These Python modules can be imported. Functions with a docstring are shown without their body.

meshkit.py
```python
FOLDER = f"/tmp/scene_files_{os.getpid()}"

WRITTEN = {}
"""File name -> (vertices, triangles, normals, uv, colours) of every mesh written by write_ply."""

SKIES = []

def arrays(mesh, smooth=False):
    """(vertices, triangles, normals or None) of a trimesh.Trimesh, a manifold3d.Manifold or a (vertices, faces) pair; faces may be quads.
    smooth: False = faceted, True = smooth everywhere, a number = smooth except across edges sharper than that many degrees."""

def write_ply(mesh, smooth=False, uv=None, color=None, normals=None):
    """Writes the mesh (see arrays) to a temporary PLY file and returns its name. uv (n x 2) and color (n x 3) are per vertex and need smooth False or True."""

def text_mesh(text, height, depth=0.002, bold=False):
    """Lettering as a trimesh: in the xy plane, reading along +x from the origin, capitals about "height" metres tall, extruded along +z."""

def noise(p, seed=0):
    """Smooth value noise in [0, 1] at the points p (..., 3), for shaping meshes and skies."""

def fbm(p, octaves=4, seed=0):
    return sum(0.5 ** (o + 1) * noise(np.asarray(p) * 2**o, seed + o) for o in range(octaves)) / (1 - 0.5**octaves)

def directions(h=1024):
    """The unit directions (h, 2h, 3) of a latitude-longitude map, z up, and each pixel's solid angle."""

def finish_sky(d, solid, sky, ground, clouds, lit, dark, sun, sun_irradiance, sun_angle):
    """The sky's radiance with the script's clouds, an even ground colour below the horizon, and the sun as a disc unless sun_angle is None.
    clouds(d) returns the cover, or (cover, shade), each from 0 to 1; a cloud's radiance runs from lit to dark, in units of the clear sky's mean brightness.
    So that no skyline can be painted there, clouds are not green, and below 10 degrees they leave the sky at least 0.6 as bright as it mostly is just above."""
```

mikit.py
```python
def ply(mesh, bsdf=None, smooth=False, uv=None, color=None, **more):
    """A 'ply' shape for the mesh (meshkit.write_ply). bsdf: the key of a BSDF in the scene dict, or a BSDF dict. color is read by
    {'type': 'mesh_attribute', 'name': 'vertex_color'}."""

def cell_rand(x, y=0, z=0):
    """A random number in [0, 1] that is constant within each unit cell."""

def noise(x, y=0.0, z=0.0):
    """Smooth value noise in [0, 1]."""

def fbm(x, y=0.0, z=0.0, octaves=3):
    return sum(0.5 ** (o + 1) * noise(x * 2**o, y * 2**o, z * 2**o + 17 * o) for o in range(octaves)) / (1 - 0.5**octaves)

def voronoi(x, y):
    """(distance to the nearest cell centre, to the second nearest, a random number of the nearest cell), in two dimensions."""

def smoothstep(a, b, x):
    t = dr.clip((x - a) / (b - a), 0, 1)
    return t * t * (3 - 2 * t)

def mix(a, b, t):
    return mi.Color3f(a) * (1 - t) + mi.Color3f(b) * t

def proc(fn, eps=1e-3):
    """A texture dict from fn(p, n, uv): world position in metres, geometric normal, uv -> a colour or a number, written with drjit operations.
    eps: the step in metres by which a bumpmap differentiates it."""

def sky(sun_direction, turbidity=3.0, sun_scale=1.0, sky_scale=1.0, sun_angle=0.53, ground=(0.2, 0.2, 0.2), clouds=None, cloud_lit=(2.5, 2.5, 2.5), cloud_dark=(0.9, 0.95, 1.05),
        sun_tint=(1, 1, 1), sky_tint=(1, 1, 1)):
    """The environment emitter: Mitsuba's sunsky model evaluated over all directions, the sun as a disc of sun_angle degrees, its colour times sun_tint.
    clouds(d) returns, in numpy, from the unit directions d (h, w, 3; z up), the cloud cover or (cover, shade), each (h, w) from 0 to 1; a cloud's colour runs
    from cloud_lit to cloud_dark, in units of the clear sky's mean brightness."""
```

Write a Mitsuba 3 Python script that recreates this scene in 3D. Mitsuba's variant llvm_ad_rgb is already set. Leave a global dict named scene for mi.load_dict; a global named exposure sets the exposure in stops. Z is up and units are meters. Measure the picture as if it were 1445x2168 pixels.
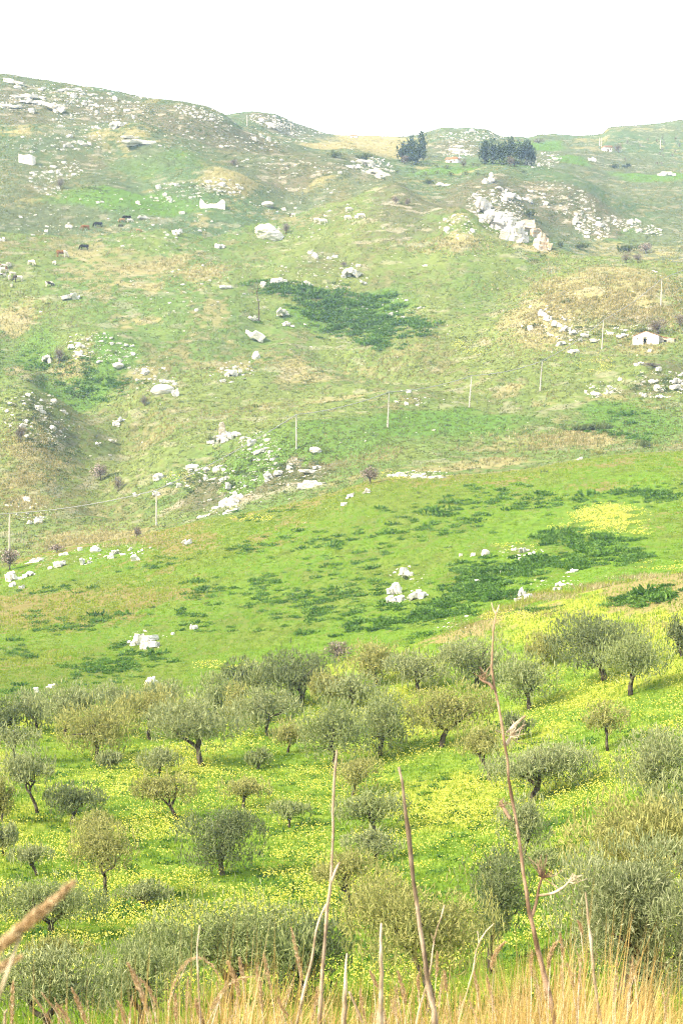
import math
import numpy as np, trimesh, manifold3d
import drjit as dr, mitsuba as mi
import mikit, meshkit
from scipy.interpolate import PchipInterpolator

T = mi.ScalarTransform4f
scene, labels = {}, {}

# ---------------------------------------------------------------- camera, sky, exposure
F, CX, CY, Y0 = 3500.0, 722.5, 1084.0, 950.0          # the photograph's focal length, centre and eye level in its pixels
PITCH = -math.atan((CY - Y0) / F)
FWD = np.array([0, math.cos(PITCH), math.sin(PITCH)])
UP = np.array([0, -math.sin(PITCH), math.cos(PITCH)])
scene['camera'] = {'type': 'thinlens', 'fov_axis': 'x', 'fov': 2 * math.degrees(math.atan(CX / F)),
                   'to_world': T().look_at(origin=[0, 0, 0], target=FWD.tolist(), up=[0, 0, 1]),
                   'aperture_radius': 0.0022, 'focus_distance': 90.0, 'near_clip': 0.1, 'far_clip': 20000.0,
                   'medium': {'type': 'ref', 'id': 'haze_air'}}
scene['haze_air'] = {'type': 'homogeneous', 'albedo': {'type': 'rgb', 'value': [0.96, 0.96, 0.96]},
                     'sigma_t': {'type': 'rgb', 'value': [0.000090, 0.000128, 0.000205]}}
scene['sky'] = mikit.sky((-0.70, -0.38, 0.62), turbidity=4, sun_scale=0.95, sun_angle=9.0, sky_scale=1.0,
                         clouds=lambda d: 1.0, sun_tint=(0.92, 1.0, 1.10), cloud_lit=(1.74, 1.82, 1.93), ground=(0.14, 0.17, 0.07))
exposure = 3.2


# ---------------------------------------------------------------- helpers
def rng_of(seed):
    return np.random.default_rng(seed)


def rays(px, py):
    px, py = np.broadcast_arrays(np.asarray(px, float), np.asarray(py, float))
    d = FWD + ((px - CX) / F)[..., None] * np.array([1.0, 0, 0]) - ((py - CY) / F)[..., None] * UP
    h = np.hypot(d[..., 0], d[..., 1])
    return np.arctan2(d[..., 0], d[..., 1]), d[..., 2] / h


def at(px, py, d):
    """The point at horizontal distance d in the direction of one of the photograph's pixels."""
    a, t = rays(px, py)
    d = np.asarray(d, float)
    return np.stack([d * np.sin(a), d * np.cos(a), d * t], -1)


def number(name):
    if name not in labels and name not in scene and name not in USED:
        USED.add(name)
        return name
    k = COUNT.get(name, 0) + 1
    while f'{name}_{k:03d}' in USED:
        k += 1
    COUNT[name] = k
    USED.add(f'{name}_{k:03d}')
    return f'{name}_{k:03d}'


USED, COUNT = set(), {}


def tag(key, label=None, cat=None, group=None, kind=None):
    d = {}
    for k, v in (('label', label), ('category', cat), ('group', group), ('kind', kind)):
        if v:
            d[k] = v
    labels[key] = d
    return key


def put(key, mesh, bsdf, smooth=False, uv=None):
    scene[key] = mikit.ply(mesh, bsdf, smooth=smooth, uv=uv)
    return key


def part(parent, name, mesh, bsdf, smooth=False, uv=None, label=None):
    key = number(f'{parent}__{name}')
    put(key, mesh, bsdf, smooth, uv)
    if label:
        labels[key] = {'label': label}
    return key


def join(ms):
    vs, fs, n = [], [], 0
    for v, f in ms:
        vs.append(np.asarray(v, float)); fs.append(np.asarray(f, int) + n); n += len(v)
    return np.vstack(vs), np.vstack(fs)


def unit(v):
    return v / np.maximum(np.linalg.norm(v, axis=-1, keepdims=True), 1e-12)


def diamonds(P, D, L, W, rng, tone=None, bend=0.0):
    """Leaf-shaped faces: centre P, long direction D, length L, width W. Returns mesh and uv (tone, position)."""
    n = len(P)
    D = unit(D)
    S = unit(np.cross(D, unit(rng.normal(size=(n, 3)))))
    N = np.cross(S, D)
    L = np.broadcast_to(L, n)[:, None]; W = np.broadcast_to(W, n)[:, None]
    v = np.stack([P - D * L / 2, P + S * W / 2 + N * L * bend, P + D * L / 2, P - S * W / 2 + N * L * bend], 1)
    i = np.arange(n)[:, None] * 4
    f = np.concatenate([i + [0, 1, 2], i + [0, 2, 3]], 0)
    tone = rng.random(n) if tone is None else tone
    uv = np.stack([np.repeat(tone, 4), np.tile([0.0, 0.5, 1.0, 0.5], n)], 1)
    return (v.reshape(-1, 3), f), uv


def blades(B, H, W, rng, lean=0.35, segs=2, droop=0.3, tone=None, leandir=None):
    """Tapering bent grass blades from base points B."""
    n = len(B)
    a = rng.random(n) * 2 * np.pi
    h = np.stack([np.cos(a), np.sin(a), np.zeros(n)], 1)
    k = h * (rng.random(n) * lean)[:, None]
    if leandir is not None:
        k = k + np.asarray(leandir) * rng.random(n)[:, None]
    side = np.stack([np.cos(a + 1.6), np.sin(a + 1.6), np.zeros(n)], 1)
    H = np.broadcast_to(H, n)[:, None]; W = np.broadcast_to(W, n)[:, None]
    rows = []
    for s in range(segs + 1):
        t = s / segs
        c = B + H * (np.array([0, 0, 1.0]) * (t - droop * t * t * np.linalg.norm(k, axis=1, keepdims=True)) + k * t ** 1.7)
        w = W * (1 - t) ** 0.7 * 0.5
        if s < segs:
            rows += [c - side * w, c + side * w]
        else:
            rows += [c]
    m = len(rows)
    v = np.stack(rows, 1).reshape(-1, 3)
    i = np.arange(n)[:, None] * m
    f = []
    for s in range(segs - 1):
        f += [i + [2 * s, 2 * s + 1, 2 * s + 3], i + [2 * s, 2 * s + 3, 2 * s + 2]]
    f += [i + [2 * segs - 2, 2 * segs - 1, 2 * segs]]
    tone = rng.random(n) if tone is None else tone
    tt = np.concatenate([np.repeat(np.arange(segs) / segs, 2), [1.0]])
    uv = np.stack([np.repeat(tone, m), np.tile(tt, n)], 1)
    return (v, np.concatenate(f, 0)), uv


def tube(pts, rad, sides=6, cap=True):
    pts = np.asarray(pts, float); rad = np.broadcast_to(rad, len(pts))
    tan = unit(np.gradient(pts, axis=0))
    ref = np.array([0.31, 0.95, 0.05])
    a = unit(np.cross(tan, ref)); b = np.cross(tan, a)
    th = np.arange(sides) / sides * 2 * np.pi
    ring = np.cos(th)[None, :, None] * a[:, None] + np.sin(th)[None, :, None] * b[:, None]
    v = (pts[:, None] + ring * rad[:, None, None]).reshape(-1, 3)
    f = []
    i = np.arange(sides); j = (i + 1) % sides
    for k in range(len(pts) - 1):
        o = k * sides
        f += [np.stack([o + i, o + j, o + j + sides], 1), np.stack([o + i, o + j + sides, o + i + sides], 1)]
    if cap:
        v = np.vstack([v, pts[:1], pts[-1:]])
        e = len(v) - 1; o = (len(pts) - 1) * sides
        f += [np.stack([j, i, np.full(sides, e - 1)], 1), np.stack([o + i, o + j, np.full(sides, e)], 1)]
    return v, np.vstack(f)


def curve(pts, n):
    pts = np.asarray(pts, float)
    s = np.concatenate([[0], np.cumsum(np.linalg.norm(np.diff(pts, axis=0), axis=1))])
    return PchipInterpolator(s, pts)(np.linspace(0, s[-1], n))


# ---------------------------------------------------------------- the lie of the land
# Contour by contour from the camera outwards: (x, distance, y) where each passes, read off the photograph.
def prof(pairs):
    x = np.array([p[0] for p in pairs], float)
    y = PchipInterpolator(x, np.array([p[1] for p in pairs], float))
    return lambda s: y(np.clip(s, x[0], x[-1]))


def cst(v):
    return lambda s: np.full(np.shape(s), float(v))


def zy(d, z):
    return cst(Y0 - F * z / d)


def xs(*ys):
    return prof(list(zip([0, 200, 400, 600, 800, 1000, 1200, 1445], ys)))


C1 = prof([(-200, 1235), (0, 1192), (60, 1178), (140, 1160), (300, 1132), (420, 1103), (560, 1078), (700, 1044), (760, 1026), (830, 1012), (900, 1010), (1000, 1006), (1100, 997), (1200, 980), (1300, 966), (1445, 956), (1600, 950)])
KN = [
    (cst(0.4), zy(0.4, -1.6)), (cst(1.5), zy(1.5, -1.68)), (cst(3), zy(3, -2.0)), (cst(6), zy(6, -3.05)), (cst(10), zy(10, -4.65)), (cst(16), zy(16, -6.7)),
    (cst(25), xs(2290, 2290, 2290, 2290, 2290, 2290, 2270, 2230)),
    (cst(36), xs(2175, 2180, 2180, 2180, 2180, 2180, 2150, 2080)),
    (cst(52), xs(2050, 2060, 2060, 2060, 2060, 2050, 2000, 1920)),
    (cst(76), xs(1840, 1850, 1850, 1850, 1845, 1820, 1775, 1700)),
    (cst(104), xs(1660, 1665, 1665, 1660, 1650, 1620, 1570, 1510)),
    (cst(130), xs(1550, 1550, 1545, 1530, 1510, 1475, 1425, 1360)),
    (cst(158), xs(1490, 1478, 1455, 1425, 1382, 1325, 1262, 1214)),
    (cst(178), xs(1462, 1450, 1428, 1400, 1360, 1308, 1258, 1212)),
    (cst(210), xs(1400, 1388, 1360, 1330, 1292, 1245, 1200, 1165)),
    (cst(265), xs(1300, 1265, 1235, 1205, 1165, 1128, 1100, 1072)),
    (cst(340), C1),
    (cst(362), lambda s: C1(s) + np.interp(s, [0, 400, 700, 850], [9, 7, 4, -4])),
    (cst(405), xs(1158, 1128, 1092, 1035, 978, 966, 950, 930)),
    (cst(442), xs(1085, 1070, 1030, 958, 905, 900, 890, 876)),
    (cst(485), xs(985, 975, 920, 888, 858, 840, 826, 800)),
    (cst(535), xs(880, 862, 840, 830, 800, 770, 745, 718)),
    (cst(590), xs(775, 750, 735, 722, 700, 675, 650, 630)),
    (cst(650), xs(640, 625, 615, 610, 600, 590, 585, 580)),
    # the right-hand edge of the hill, seen against the rocky spur
    (prof([(0, 730), (400, 740), (700, 800), (820, 790), (920, 750), (1000, 720), (1200, 690), (1445, 680)]),
     prof([(0, 500), (400, 495), (600, 470), (700, 430), (780, 398), (830, 392), (900, 436), (960, 470), (1010, 489), (1060, 503), (1130, 518), (1165, 528), (1240, 546), (1320, 553), (1445, 560)])),
    (prof([(0, 790), (400, 800), (700, 850), (820, 835), (920, 795), (1000, 765), (1200, 735), (1445, 730)]),
     prof([(0, 415), (400, 410), (600, 400), (700, 372), (780, 388), (830, 398), (900, 446), (960, 482), (1010, 500), (1060, 514), (1130, 530), (1165, 540), (1240, 556), (1320, 553), (1445, 552)])),
    (prof([(0, 850), (400, 860), (700, 900), (900, 880), (1040, 850), (1200, 830), (1445, 830)]),
     prof([(0, 345), (200, 360), (400, 350), (600, 352), (700, 350), (780, 374), (860, 388), (940, 398), (1000, 398), (1040, 400), (1080, 424), (1130, 462), (1180, 490), (1240, 505), (1320, 515), (1445, 508)])),
    (prof([(0, 900), (400, 910), (700, 950), (900, 930), (1040, 905), (1200, 890), (1445, 920)]),
     prof([(0, 290), (200, 310), (400, 305), (560, 325), (640, 330), (700, 340), (780, 362), (860, 376), (960, 378), (1040, 366), (1100, 374), (1180, 392), (1240, 415), (1300, 450), (1360, 462), (1445, 460)])),
    (prof([(0, 950), (400, 955), (700, 1010), (900, 990), (1040, 990), (1200, 990), (1445, 1030)]),
     prof([(0, 240), (200, 262), (400, 270), (560, 305), (640, 318), (700, 331), (780, 350), (860, 352), (960, 353), (1040, 352), (1100, 357), (1180, 375), (1240, 395), (1300, 408), (1380, 405), (1445, 400)])),
    (prof([(0, 1010), (400, 1010), (560, 1050), (700, 1110), (900, 1090), (1445, 1130)]),
     prof([(0, 158), (60, 172), (130, 181), (200, 192), (300, 212), (400, 225), (470, 247), (530, 290), (600, 305), (700, 318), (780, 330), (860, 340), (960, 345), (1040, 342), (1120, 346), (1180, 352), (1240, 362), (1300, 376), (1380, 375), (1445, 372)])),
    (prof([(0, 1080), (400, 1080), (560, 1150), (700, 1250), (900, 1220), (1445, 1280)]),
     prof([(0, 170), (130, 190), (300, 222), (400, 236), (460, 262), (500, 272), (560, 282), (640, 296), (700, 304), (780, 312), (860, 318), (920, 316), (1000, 310), (1060, 318), (1120, 322), (1200, 322), (1300, 332), (1380, 335), (1445, 330)])),
    (prof([(0, 1250), (400, 1250), (560, 1260), (700, 1430), (900, 1400), (1000, 1330), (1200, 1420), (1445, 1480)]),
     prof([(0, 190), (130, 205), (300, 232), (400, 244), (460, 250), (500, 247), (535, 243), (580, 248), (620, 263), (655, 275), (690, 287), (740, 291), (800, 291), (850, 293), (890, 289), (912, 281), (945, 277), (1000, 279), (1025, 281), (1060, 294), (1115, 297), (1140, 289), (1170, 288), (1210, 292), (1265, 290), (1285, 276), (1330, 270), (1400, 263), (1430, 259), (1480, 262)])),
    (cst(1800), prof([(0, 270), (400, 300), (700, 330), (1000, 330), (1445, 320)])),
    (cst(3500), cst(600)), (cst(9000), cst(850)),
]
LD = np.concatenate([np.linspace(math.log(0.4), math.log(30), 70, endpoint=False), np.linspace(math.log(30), math.log(178), 120, endpoint=False),
                     np.linspace(math.log(178), math.log(362), 90, endpoint=False), np.linspace(math.log(362), math.log(1500), 330, endpoint=False),
                     np.linspace(math.log(1500), math.log(9000), 14)])
EDGE = 14.0
AZ = np.radians(np.concatenate([np.linspace(-180, -EDGE, 90, endpoint=False), np.linspace(-EDGE, EDGE, 420, endpoint=False), np.linspace(EDGE, 180, 91)]))
SX = np.clip(CX + F * np.tan(np.clip(AZ, -1.2, 1.2)), -220, 1680)
KD = np.log(np.stack([k[0](SX) for k in KN]))
KY = np.stack([k[1](SX) for k in KN])
TT = np.empty((len(LD), len(AZ)))
for c in range(len(AZ)):
    kt = rays(SX[c], KY[:, c])[1]
    TT[:, c] = PchipInterpolator(KD[:, c], kt)(np.clip(LD, KD[0, c], KD[-1, c]))
DD = np.exp(LD)[:, None] * np.ones_like(AZ)
ZZ = TT * DD
back = np.clip((np.abs(np.degrees(AZ)) - 45) / 70, 0, 1); back = back * back * (3 - 2 * back)
ZZ = ZZ * (1 - back) + back * (-1.6 + 0.2 * DD * np.exp(-DD / 350))
GX, GY = DD * np.sin(AZ), DD * np.cos(AZ)


def bumps(scale, seed, octaves=3):
    return meshkit.fbm(np.stack([GX / scale, GY / scale, np.full_like(GX, seed * 7.3)], -1), octaves, seed) - 0.5


def ramp(a, b):
    t = np.clip((DD - a) / (b - a), 0, 1)
    return t * t * (3 - 2 * t)


ZZ += bumps(3.0, 1) * 0.22 * ramp(5, 30) * (1 - 0.5 * ramp(300, 400))
ZZ += bumps(14, 2) * 0.5 * ramp(40, 120)
ZZ += bumps(26, 3, 4) * 4.2 * ramp(380, 560)
ZZ += bumps(70, 13, 3) * 9 * ramp(560, 800) * (1 - ramp(960, 1050))
ridged = 0.5 - np.abs(bumps(34, 4, 4)) * 2
ZZ += ridged * 3.6 * ramp(520, 800)
ZZ += (0.5 - np.abs(bumps(9, 5, 3)) * 2) * 0.8 * ramp(450, 700)
ZZ += bumps(3.5, 9, 2) * 0.5 * ramp(380, 600)
TT = ZZ / DD
CUM = np.maximum.accumulate(TT, axis=0)


def col_of(a):
    return np.interp(a, AZ, np.arange(len(AZ)))


def height(x, y):
    x, y = np.asarray(x, float), np.asarray(y, float)
    c = col_of(np.arctan2(x, y)); r = np.interp(np.log(np.maximum(np.hypot(x, y), 0.41)), LD, np.arange(len(LD)))
    c0 = np.clip(c.astype(int), 0, len(AZ) - 2); r0 = np.clip(r.astype(int), 0, len(LD) - 2)
    u, v = c - c0, r - r0
    return (ZZ[r0, c0] * (1 - u) + ZZ[r0, c0 + 1] * u) * (1 - v) + (ZZ[r0 + 1, c0] * (1 - u) + ZZ[r0 + 1, c0 + 1] * u) * v


def ground_at(px, py):
    """Where the sight line through a pixel of the photograph meets the land."""
    px, py = np.broadcast_arrays(np.atleast_1d(np.asarray(px, float)), np.atleast_1d(np.asarray(py, float)))
    a, t = rays(px, py)
    c = np.clip(np.round(col_of(a)).astype(int), 0, len(AZ) - 1)
    d = np.empty(len(c))
    for k in np.unique(c):
        m = c == k
        r = np.clip(np.searchsorted(CUM[:, k], t[m]), 1, len(LD) - 1)
        t0, t1 = CUM[r - 1, k], CUM[r, k]
        u = np.clip((t[m] - t0) / np.maximum(t1 - t0, 1e-9), 0, 1)
        d[m] = np.exp(LD[r - 1] + u * (LD[r] - LD[r - 1]))
    x, y = d * np.sin(a), d * np.cos(a)
    return np.stack([x, y, height(x, y)], -1)


def g1(px, py):
    return ground_at(px, py)[0]


def dist(p):
    return np.hypot(p[..., 0], p[..., 1])


# what grows where: patches on the ground as ellipses in metres round a place
def patch_of(px, py, rx, ry):
    c = g1(px, py); d = dist(c)
    a, b = g1(px, py + ry), g1(px, py - ry)
    depth = float(np.clip(abs(dist(a) - dist(b)) / 2, 1.2 * rx * d / F * 0.3, 12 * rx * d / F))
    return c, rx * d / F, depth


def patch_weight(patches, X, Y, soft=0.9):
    out = np.zeros(np.shape(X))
    for c, ra, rd, w in patches:
        r = np.array([c[0], c[1]]) / math.hypot(c[0], c[1])
        dx, dy = X - c[0], Y - c[1]
        q = np.sqrt(((dx * r[1] - dy * r[0]) / ra) ** 2 + ((dx * r[0] + dy * r[1]) / rd) ** 2)
        out = np.maximum(out, w * np.clip((1.4 - q) / soft, 0, 1))
    return out


# knolls, hollows and gullies of the hill
RELIEF = [(590, 965, 130, 50, 7), (215, 745, 90, 32, 7), (50, 900, 80, 80, 9), (1270, 640, 200, 70, 10), (295, 300, 90, 22, 10), (480, 392, 80, 22, 7), (720, 665, 150, 46, -8), (180, 800, 110, 36, -7), (280, 900, 60, 60, -6), (980, 478, 60, 20, 6), (410, 265, 120, 26, 9),
          (100, 300, 80, 22, 8), (870, 845, 60, 18, 2.5), (600, 560, 120, 30, 5), (350, 540, 150, 30, -5), (800, 770, 120, 24, -5), (1390, 810, 70, 30, 5), (150, 470, 120, 30, -5), (760, 345, 60, 20, 7), (620, 355, 80, 14, 6)]
GULLIES = [([(20, 705), (120, 770), (200, 835), (235, 890), (200, 950), (190, 1010), (260, 1075)], 4.5, 10), ([(930, 760), (1000, 700), (1050, 640), (1110, 590), (1180, 560)], 3.5, 12), ([(690, 735), (800, 765), (920, 790), (1090, 850)], 3, 9), ([(420, 335), (560, 365), (720, 395), (840, 415)], 4, 14),
           ([(560, 560), (545, 620), (548, 690), (500, 760)], 2.5, 8), ([(250, 330), (330, 410), (420, 470), (500, 540)], 3, 14)]
add = np.zeros_like(ZZ)
for px, py, rx, ry, hgt in RELIEF:
    c, ra, rd = patch_of(px, py, rx, ry)
    r = np.array([c[0], c[1]]) / math.hypot(c[0], c[1])
    dx, dy = GX - c[0], GY - c[1]
    add += hgt * np.exp(-((dx * r[1] - dy * r[0]) / ra) ** 2 - ((dx * r[0] + dy * r[1]) / max(rd, 12)) ** 2)
for pts, deep, wide in GULLIES:
    q = ground_at(np.array([p[0] for p in pts]), np.array([p[1] for p in pts]))[:, :2]
    best = np.full(ZZ.shape, 1e9)
    jx, jy = GX + bumps(12, 51) * 14, GY + bumps(12, 52) * 14
    for a, b in zip(q[:-1], q[1:]):
        e = b - a
        t = np.clip(((jx - a[0]) * e[0] + (jy - a[1]) * e[1]) / (e @ e), 0, 1)
        best = np.minimum(best, np.hypot(jx - a[0] - t * e[0], jy - a[1] - t * e[1]))
    add -= deep * np.exp(-(best / wide) ** 2)
ZZ += add * ramp(370, 420)
TT = ZZ / DD
CUM = np.maximum.accumulate(TT, axis=0)
# ---------------------------------------------------------------- ground cover patches
DRY = [(300, 565, 190, 22, .8), (430, 570, 80, 35, .8), (280, 605, 70, 10, .9), (60, 640, 90, 45, .8), (60, 430, 80, 25, .7), (320, 690, 50, 14, .8), (500, 365, 70, 14, .8), (640, 400, 160, 14, .7), (780, 380, 90, 12, .7), (900, 415, 120, 25, .5),
       (1260, 615, 200, 62, 1.), (1380, 650, 120, 60, .9), (960, 520, 130, 22, .85), (1100, 530, 110, 12, .95), (780, 304, 95, 17, 1.7), (700, 312, 60, 9, 1.5), (60, 950, 90, 60, .9), (50, 1050, 80, 50, .9), (750, 965, 110, 20, .8), (1160, 938, 150, 22, .85),
       (1000, 985, 160, 12, .9), (330, 915, 70, 25, .6), (200, 1148, 150, 14, 1.), (370, 1120, 80, 12, .9), (60, 1290, 140, 46, 1.), (250, 1265, 220, 46, .9), (450, 1150, 220, 36, .6), (60, 1400, 90, 24, .6), (640, 862, 230, 7, .9), (430, 1180, 160, 30, .45), (640, 1090, 150, 22, .6), (1060, 690, 40, 30, .7),
       (760, 790, 200, 30, .6), (200, 720, 80, 22, .7), (450, 780, 70, 30, .6), (1100, 800, 60, 14, .8), (1180, 840, 60, 12, .7), (980, 460, 60, 14, .5), (260, 270, 180, 20, .5), (100, 250, 120, 18, .6), (40, 285, 60, 14, .8), (1330, 740, 110, 14, .7), (1350, 830, 120, 30, .55),
       (1320, 1030, 90, 14, .7), (1390, 1095, 60, 30, .6), (1100, 1300, 160, 18, .5), (950, 1345, 90, 14, .7), (1350, 1232, 120, 6, .6), (955, 1348, 45, 9, 1.7), (1010, 1322, 45, 9, 1.7), (1070, 1292, 50, 8, 1.7), (1150, 1267, 60, 6, 1.7), (1250, 1247, 70, 5, 1.7), (1350, 1230, 70, 5, 1.7), (1430, 1218, 50, 5, 1.7), (1230, 1190, 60, 12, .4), (560, 1190, 60, 10, .4), (150, 1330, 90, 14, .5), (1120, 400, 100, 20, .5), (1330, 540, 130, 8, .8), (1390, 275, 60, 5, .8), (1050, 355, 120, 3, .7)]
LUSH = [(720, 660, 170, 45, .9), (190, 790, 120, 60, .9), (60, 760, 80, 40, .6), (270, 422, 190, 12, .8), (330, 350, 130, 35, .5), (1150, 310, 50, 10, 1.), (1210, 335, 40, 10, 1.), (1390, 374, 100, 7, 1.), (1320, 890, 130, 45, .8), (640, 905, 250, 30, .65), (930, 890, 250, 25, .75), (500, 720, 160, 40, .35), (1000, 620, 80, 60, .4), (330, 640, 140, 50, .3), (700, 800, 200, 16, .3),
        (900, 1190, 560, 150, .95), (300, 1410, 320, 60, .9), (560, 1300, 330, 90, .95), (1300, 1000, 220, 50, .7), (1050, 490, 20, 8, .4), (980, 470, 60, 18, .3), (1050, 345, 200, 18, .45), (960, 365, 130, 12, .7), (450, 1050, 130, 40, .25), (350, 1010, 60, 30, .5), (1330, 1265, 150, 30, .8),
        (1100, 480, 200, 0, 0), (1200, 490, 40, 12, .3), (1020, 640, 60, 60, .3), (1340, 505, 130, 20, .5), (480, 540, 200, 20, .25)]
YEL = [(1290, 1095, 75, 24, 1.), (1230, 1120, 60, 12, .6), (1340, 1130, 40, 14, .7), (1260, 772, 40, 18, .6), (968, 728, 18, 8, .8), (1000, 745, 20, 8, .6), (545, 1098, 55, 7, .7), (1420, 545, 30, 12, .7), (480, 1410, 70, 12, .5), (1080, 1310, 60, 12, .5), (830, 1008, 60, 10, .35), (370, 1010, 40, 10, .4), (1100, 1160, 60, 10, .5), (1400, 1200, 60, 10, .5)]


SCRUBBY = [(1040, 430, 110, 50, 1.), (1200, 440, 130, 55, 1.), (400, 268, 150, 34, 1.), (260, 235, 160, 22, .8), (80, 235, 130, 30, .6), (560, 320, 110, 25, .8), (600, 1000, 150, 40, .8), (440, 1030, 90, 36, .7), (650, 362, 130, 16, .8), (870, 420, 90, 30, .7), (80, 890, 90, 60, .5), (220, 740, 80, 26, .4),
           (620, 600, 90, 24, .5), (960, 310, 70, 20, .7), (580, 262, 70, 18, .9), (1150, 340, 60, 16, .5), (1390, 810, 80, 40, .4), (1350, 690, 90, 20, .6), (180, 350, 90, 20, .4), (1250, 330, 120, 12, .4), (900, 330, 60, 14, .5), (200, 1170, 180, 18, .4)]


def made(lst):
    return [(*patch_of(x, y, rx, max(ry, 3)), w) for x, y, rx, ry, w in lst if w > 0]


DRYP, LUSHP, SCRP = [(c, a, b, w * .82) for c, a, b, w in made(DRY)], made(LUSH), made(SCRUBBY)
wob = bumps(20, 11, 4)
wx, wy = GX + wob * 22 * ramp(120, 300), GY + bumps(24, 12, 4) * 60 * ramp(200, 400)
grove = 1 - ramp(118, 152)
dryw = patch_weight(DRYP, wx, wy)
lushw = patch_weight(LUSHP, wx, wy)
dryw = dryw * (1 - grove) + (1 - ramp(14, 40)) * 0.9
scrw = patch_weight(SCRP, wx, wy) * (1 - grove)
lushw = np.maximum(lushw * (1 - grove), grove * ramp(14, 40))
dryw = np.maximum(dryw, 0.22 * (1 - lushw) * ramp(340, 380))
lushw = np.where(scrw > lushw * 1.2, -scrw, lushw)
dryw = np.maximum(dryw, .62 * ramp(285, 335) * (1 - ramp(352, 365)) * np.clip(1.1 - np.abs(GX) / 260, .4, 1))
MASK = np.stack([dryw * (1 - .55 * scrw), lushw], -1)


def sample_mask(p, M):
    c = np.clip(np.round(col_of(np.arctan2(p[:, 0], p[:, 1]))).astype(int), 0, len(AZ) - 1)
    r = np.clip(np.round(np.interp(np.log(dist(p)), LD, np.arange(len(LD)))).astype(int), 0, len(LD) - 1)
    return M[r, c]


# ---------------------------------------------------------------- materials
def diffuse(key, fn):
    scene[key] = {'type': 'twosided', 'bsdf': {'type': 'diffuse', 'reflectance': mikit.proc(fn) if callable(fn) else {'type': 'rgb', 'value': list(fn)}}}


def c3(*v):
    return mi.Color3f(*v)


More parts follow.
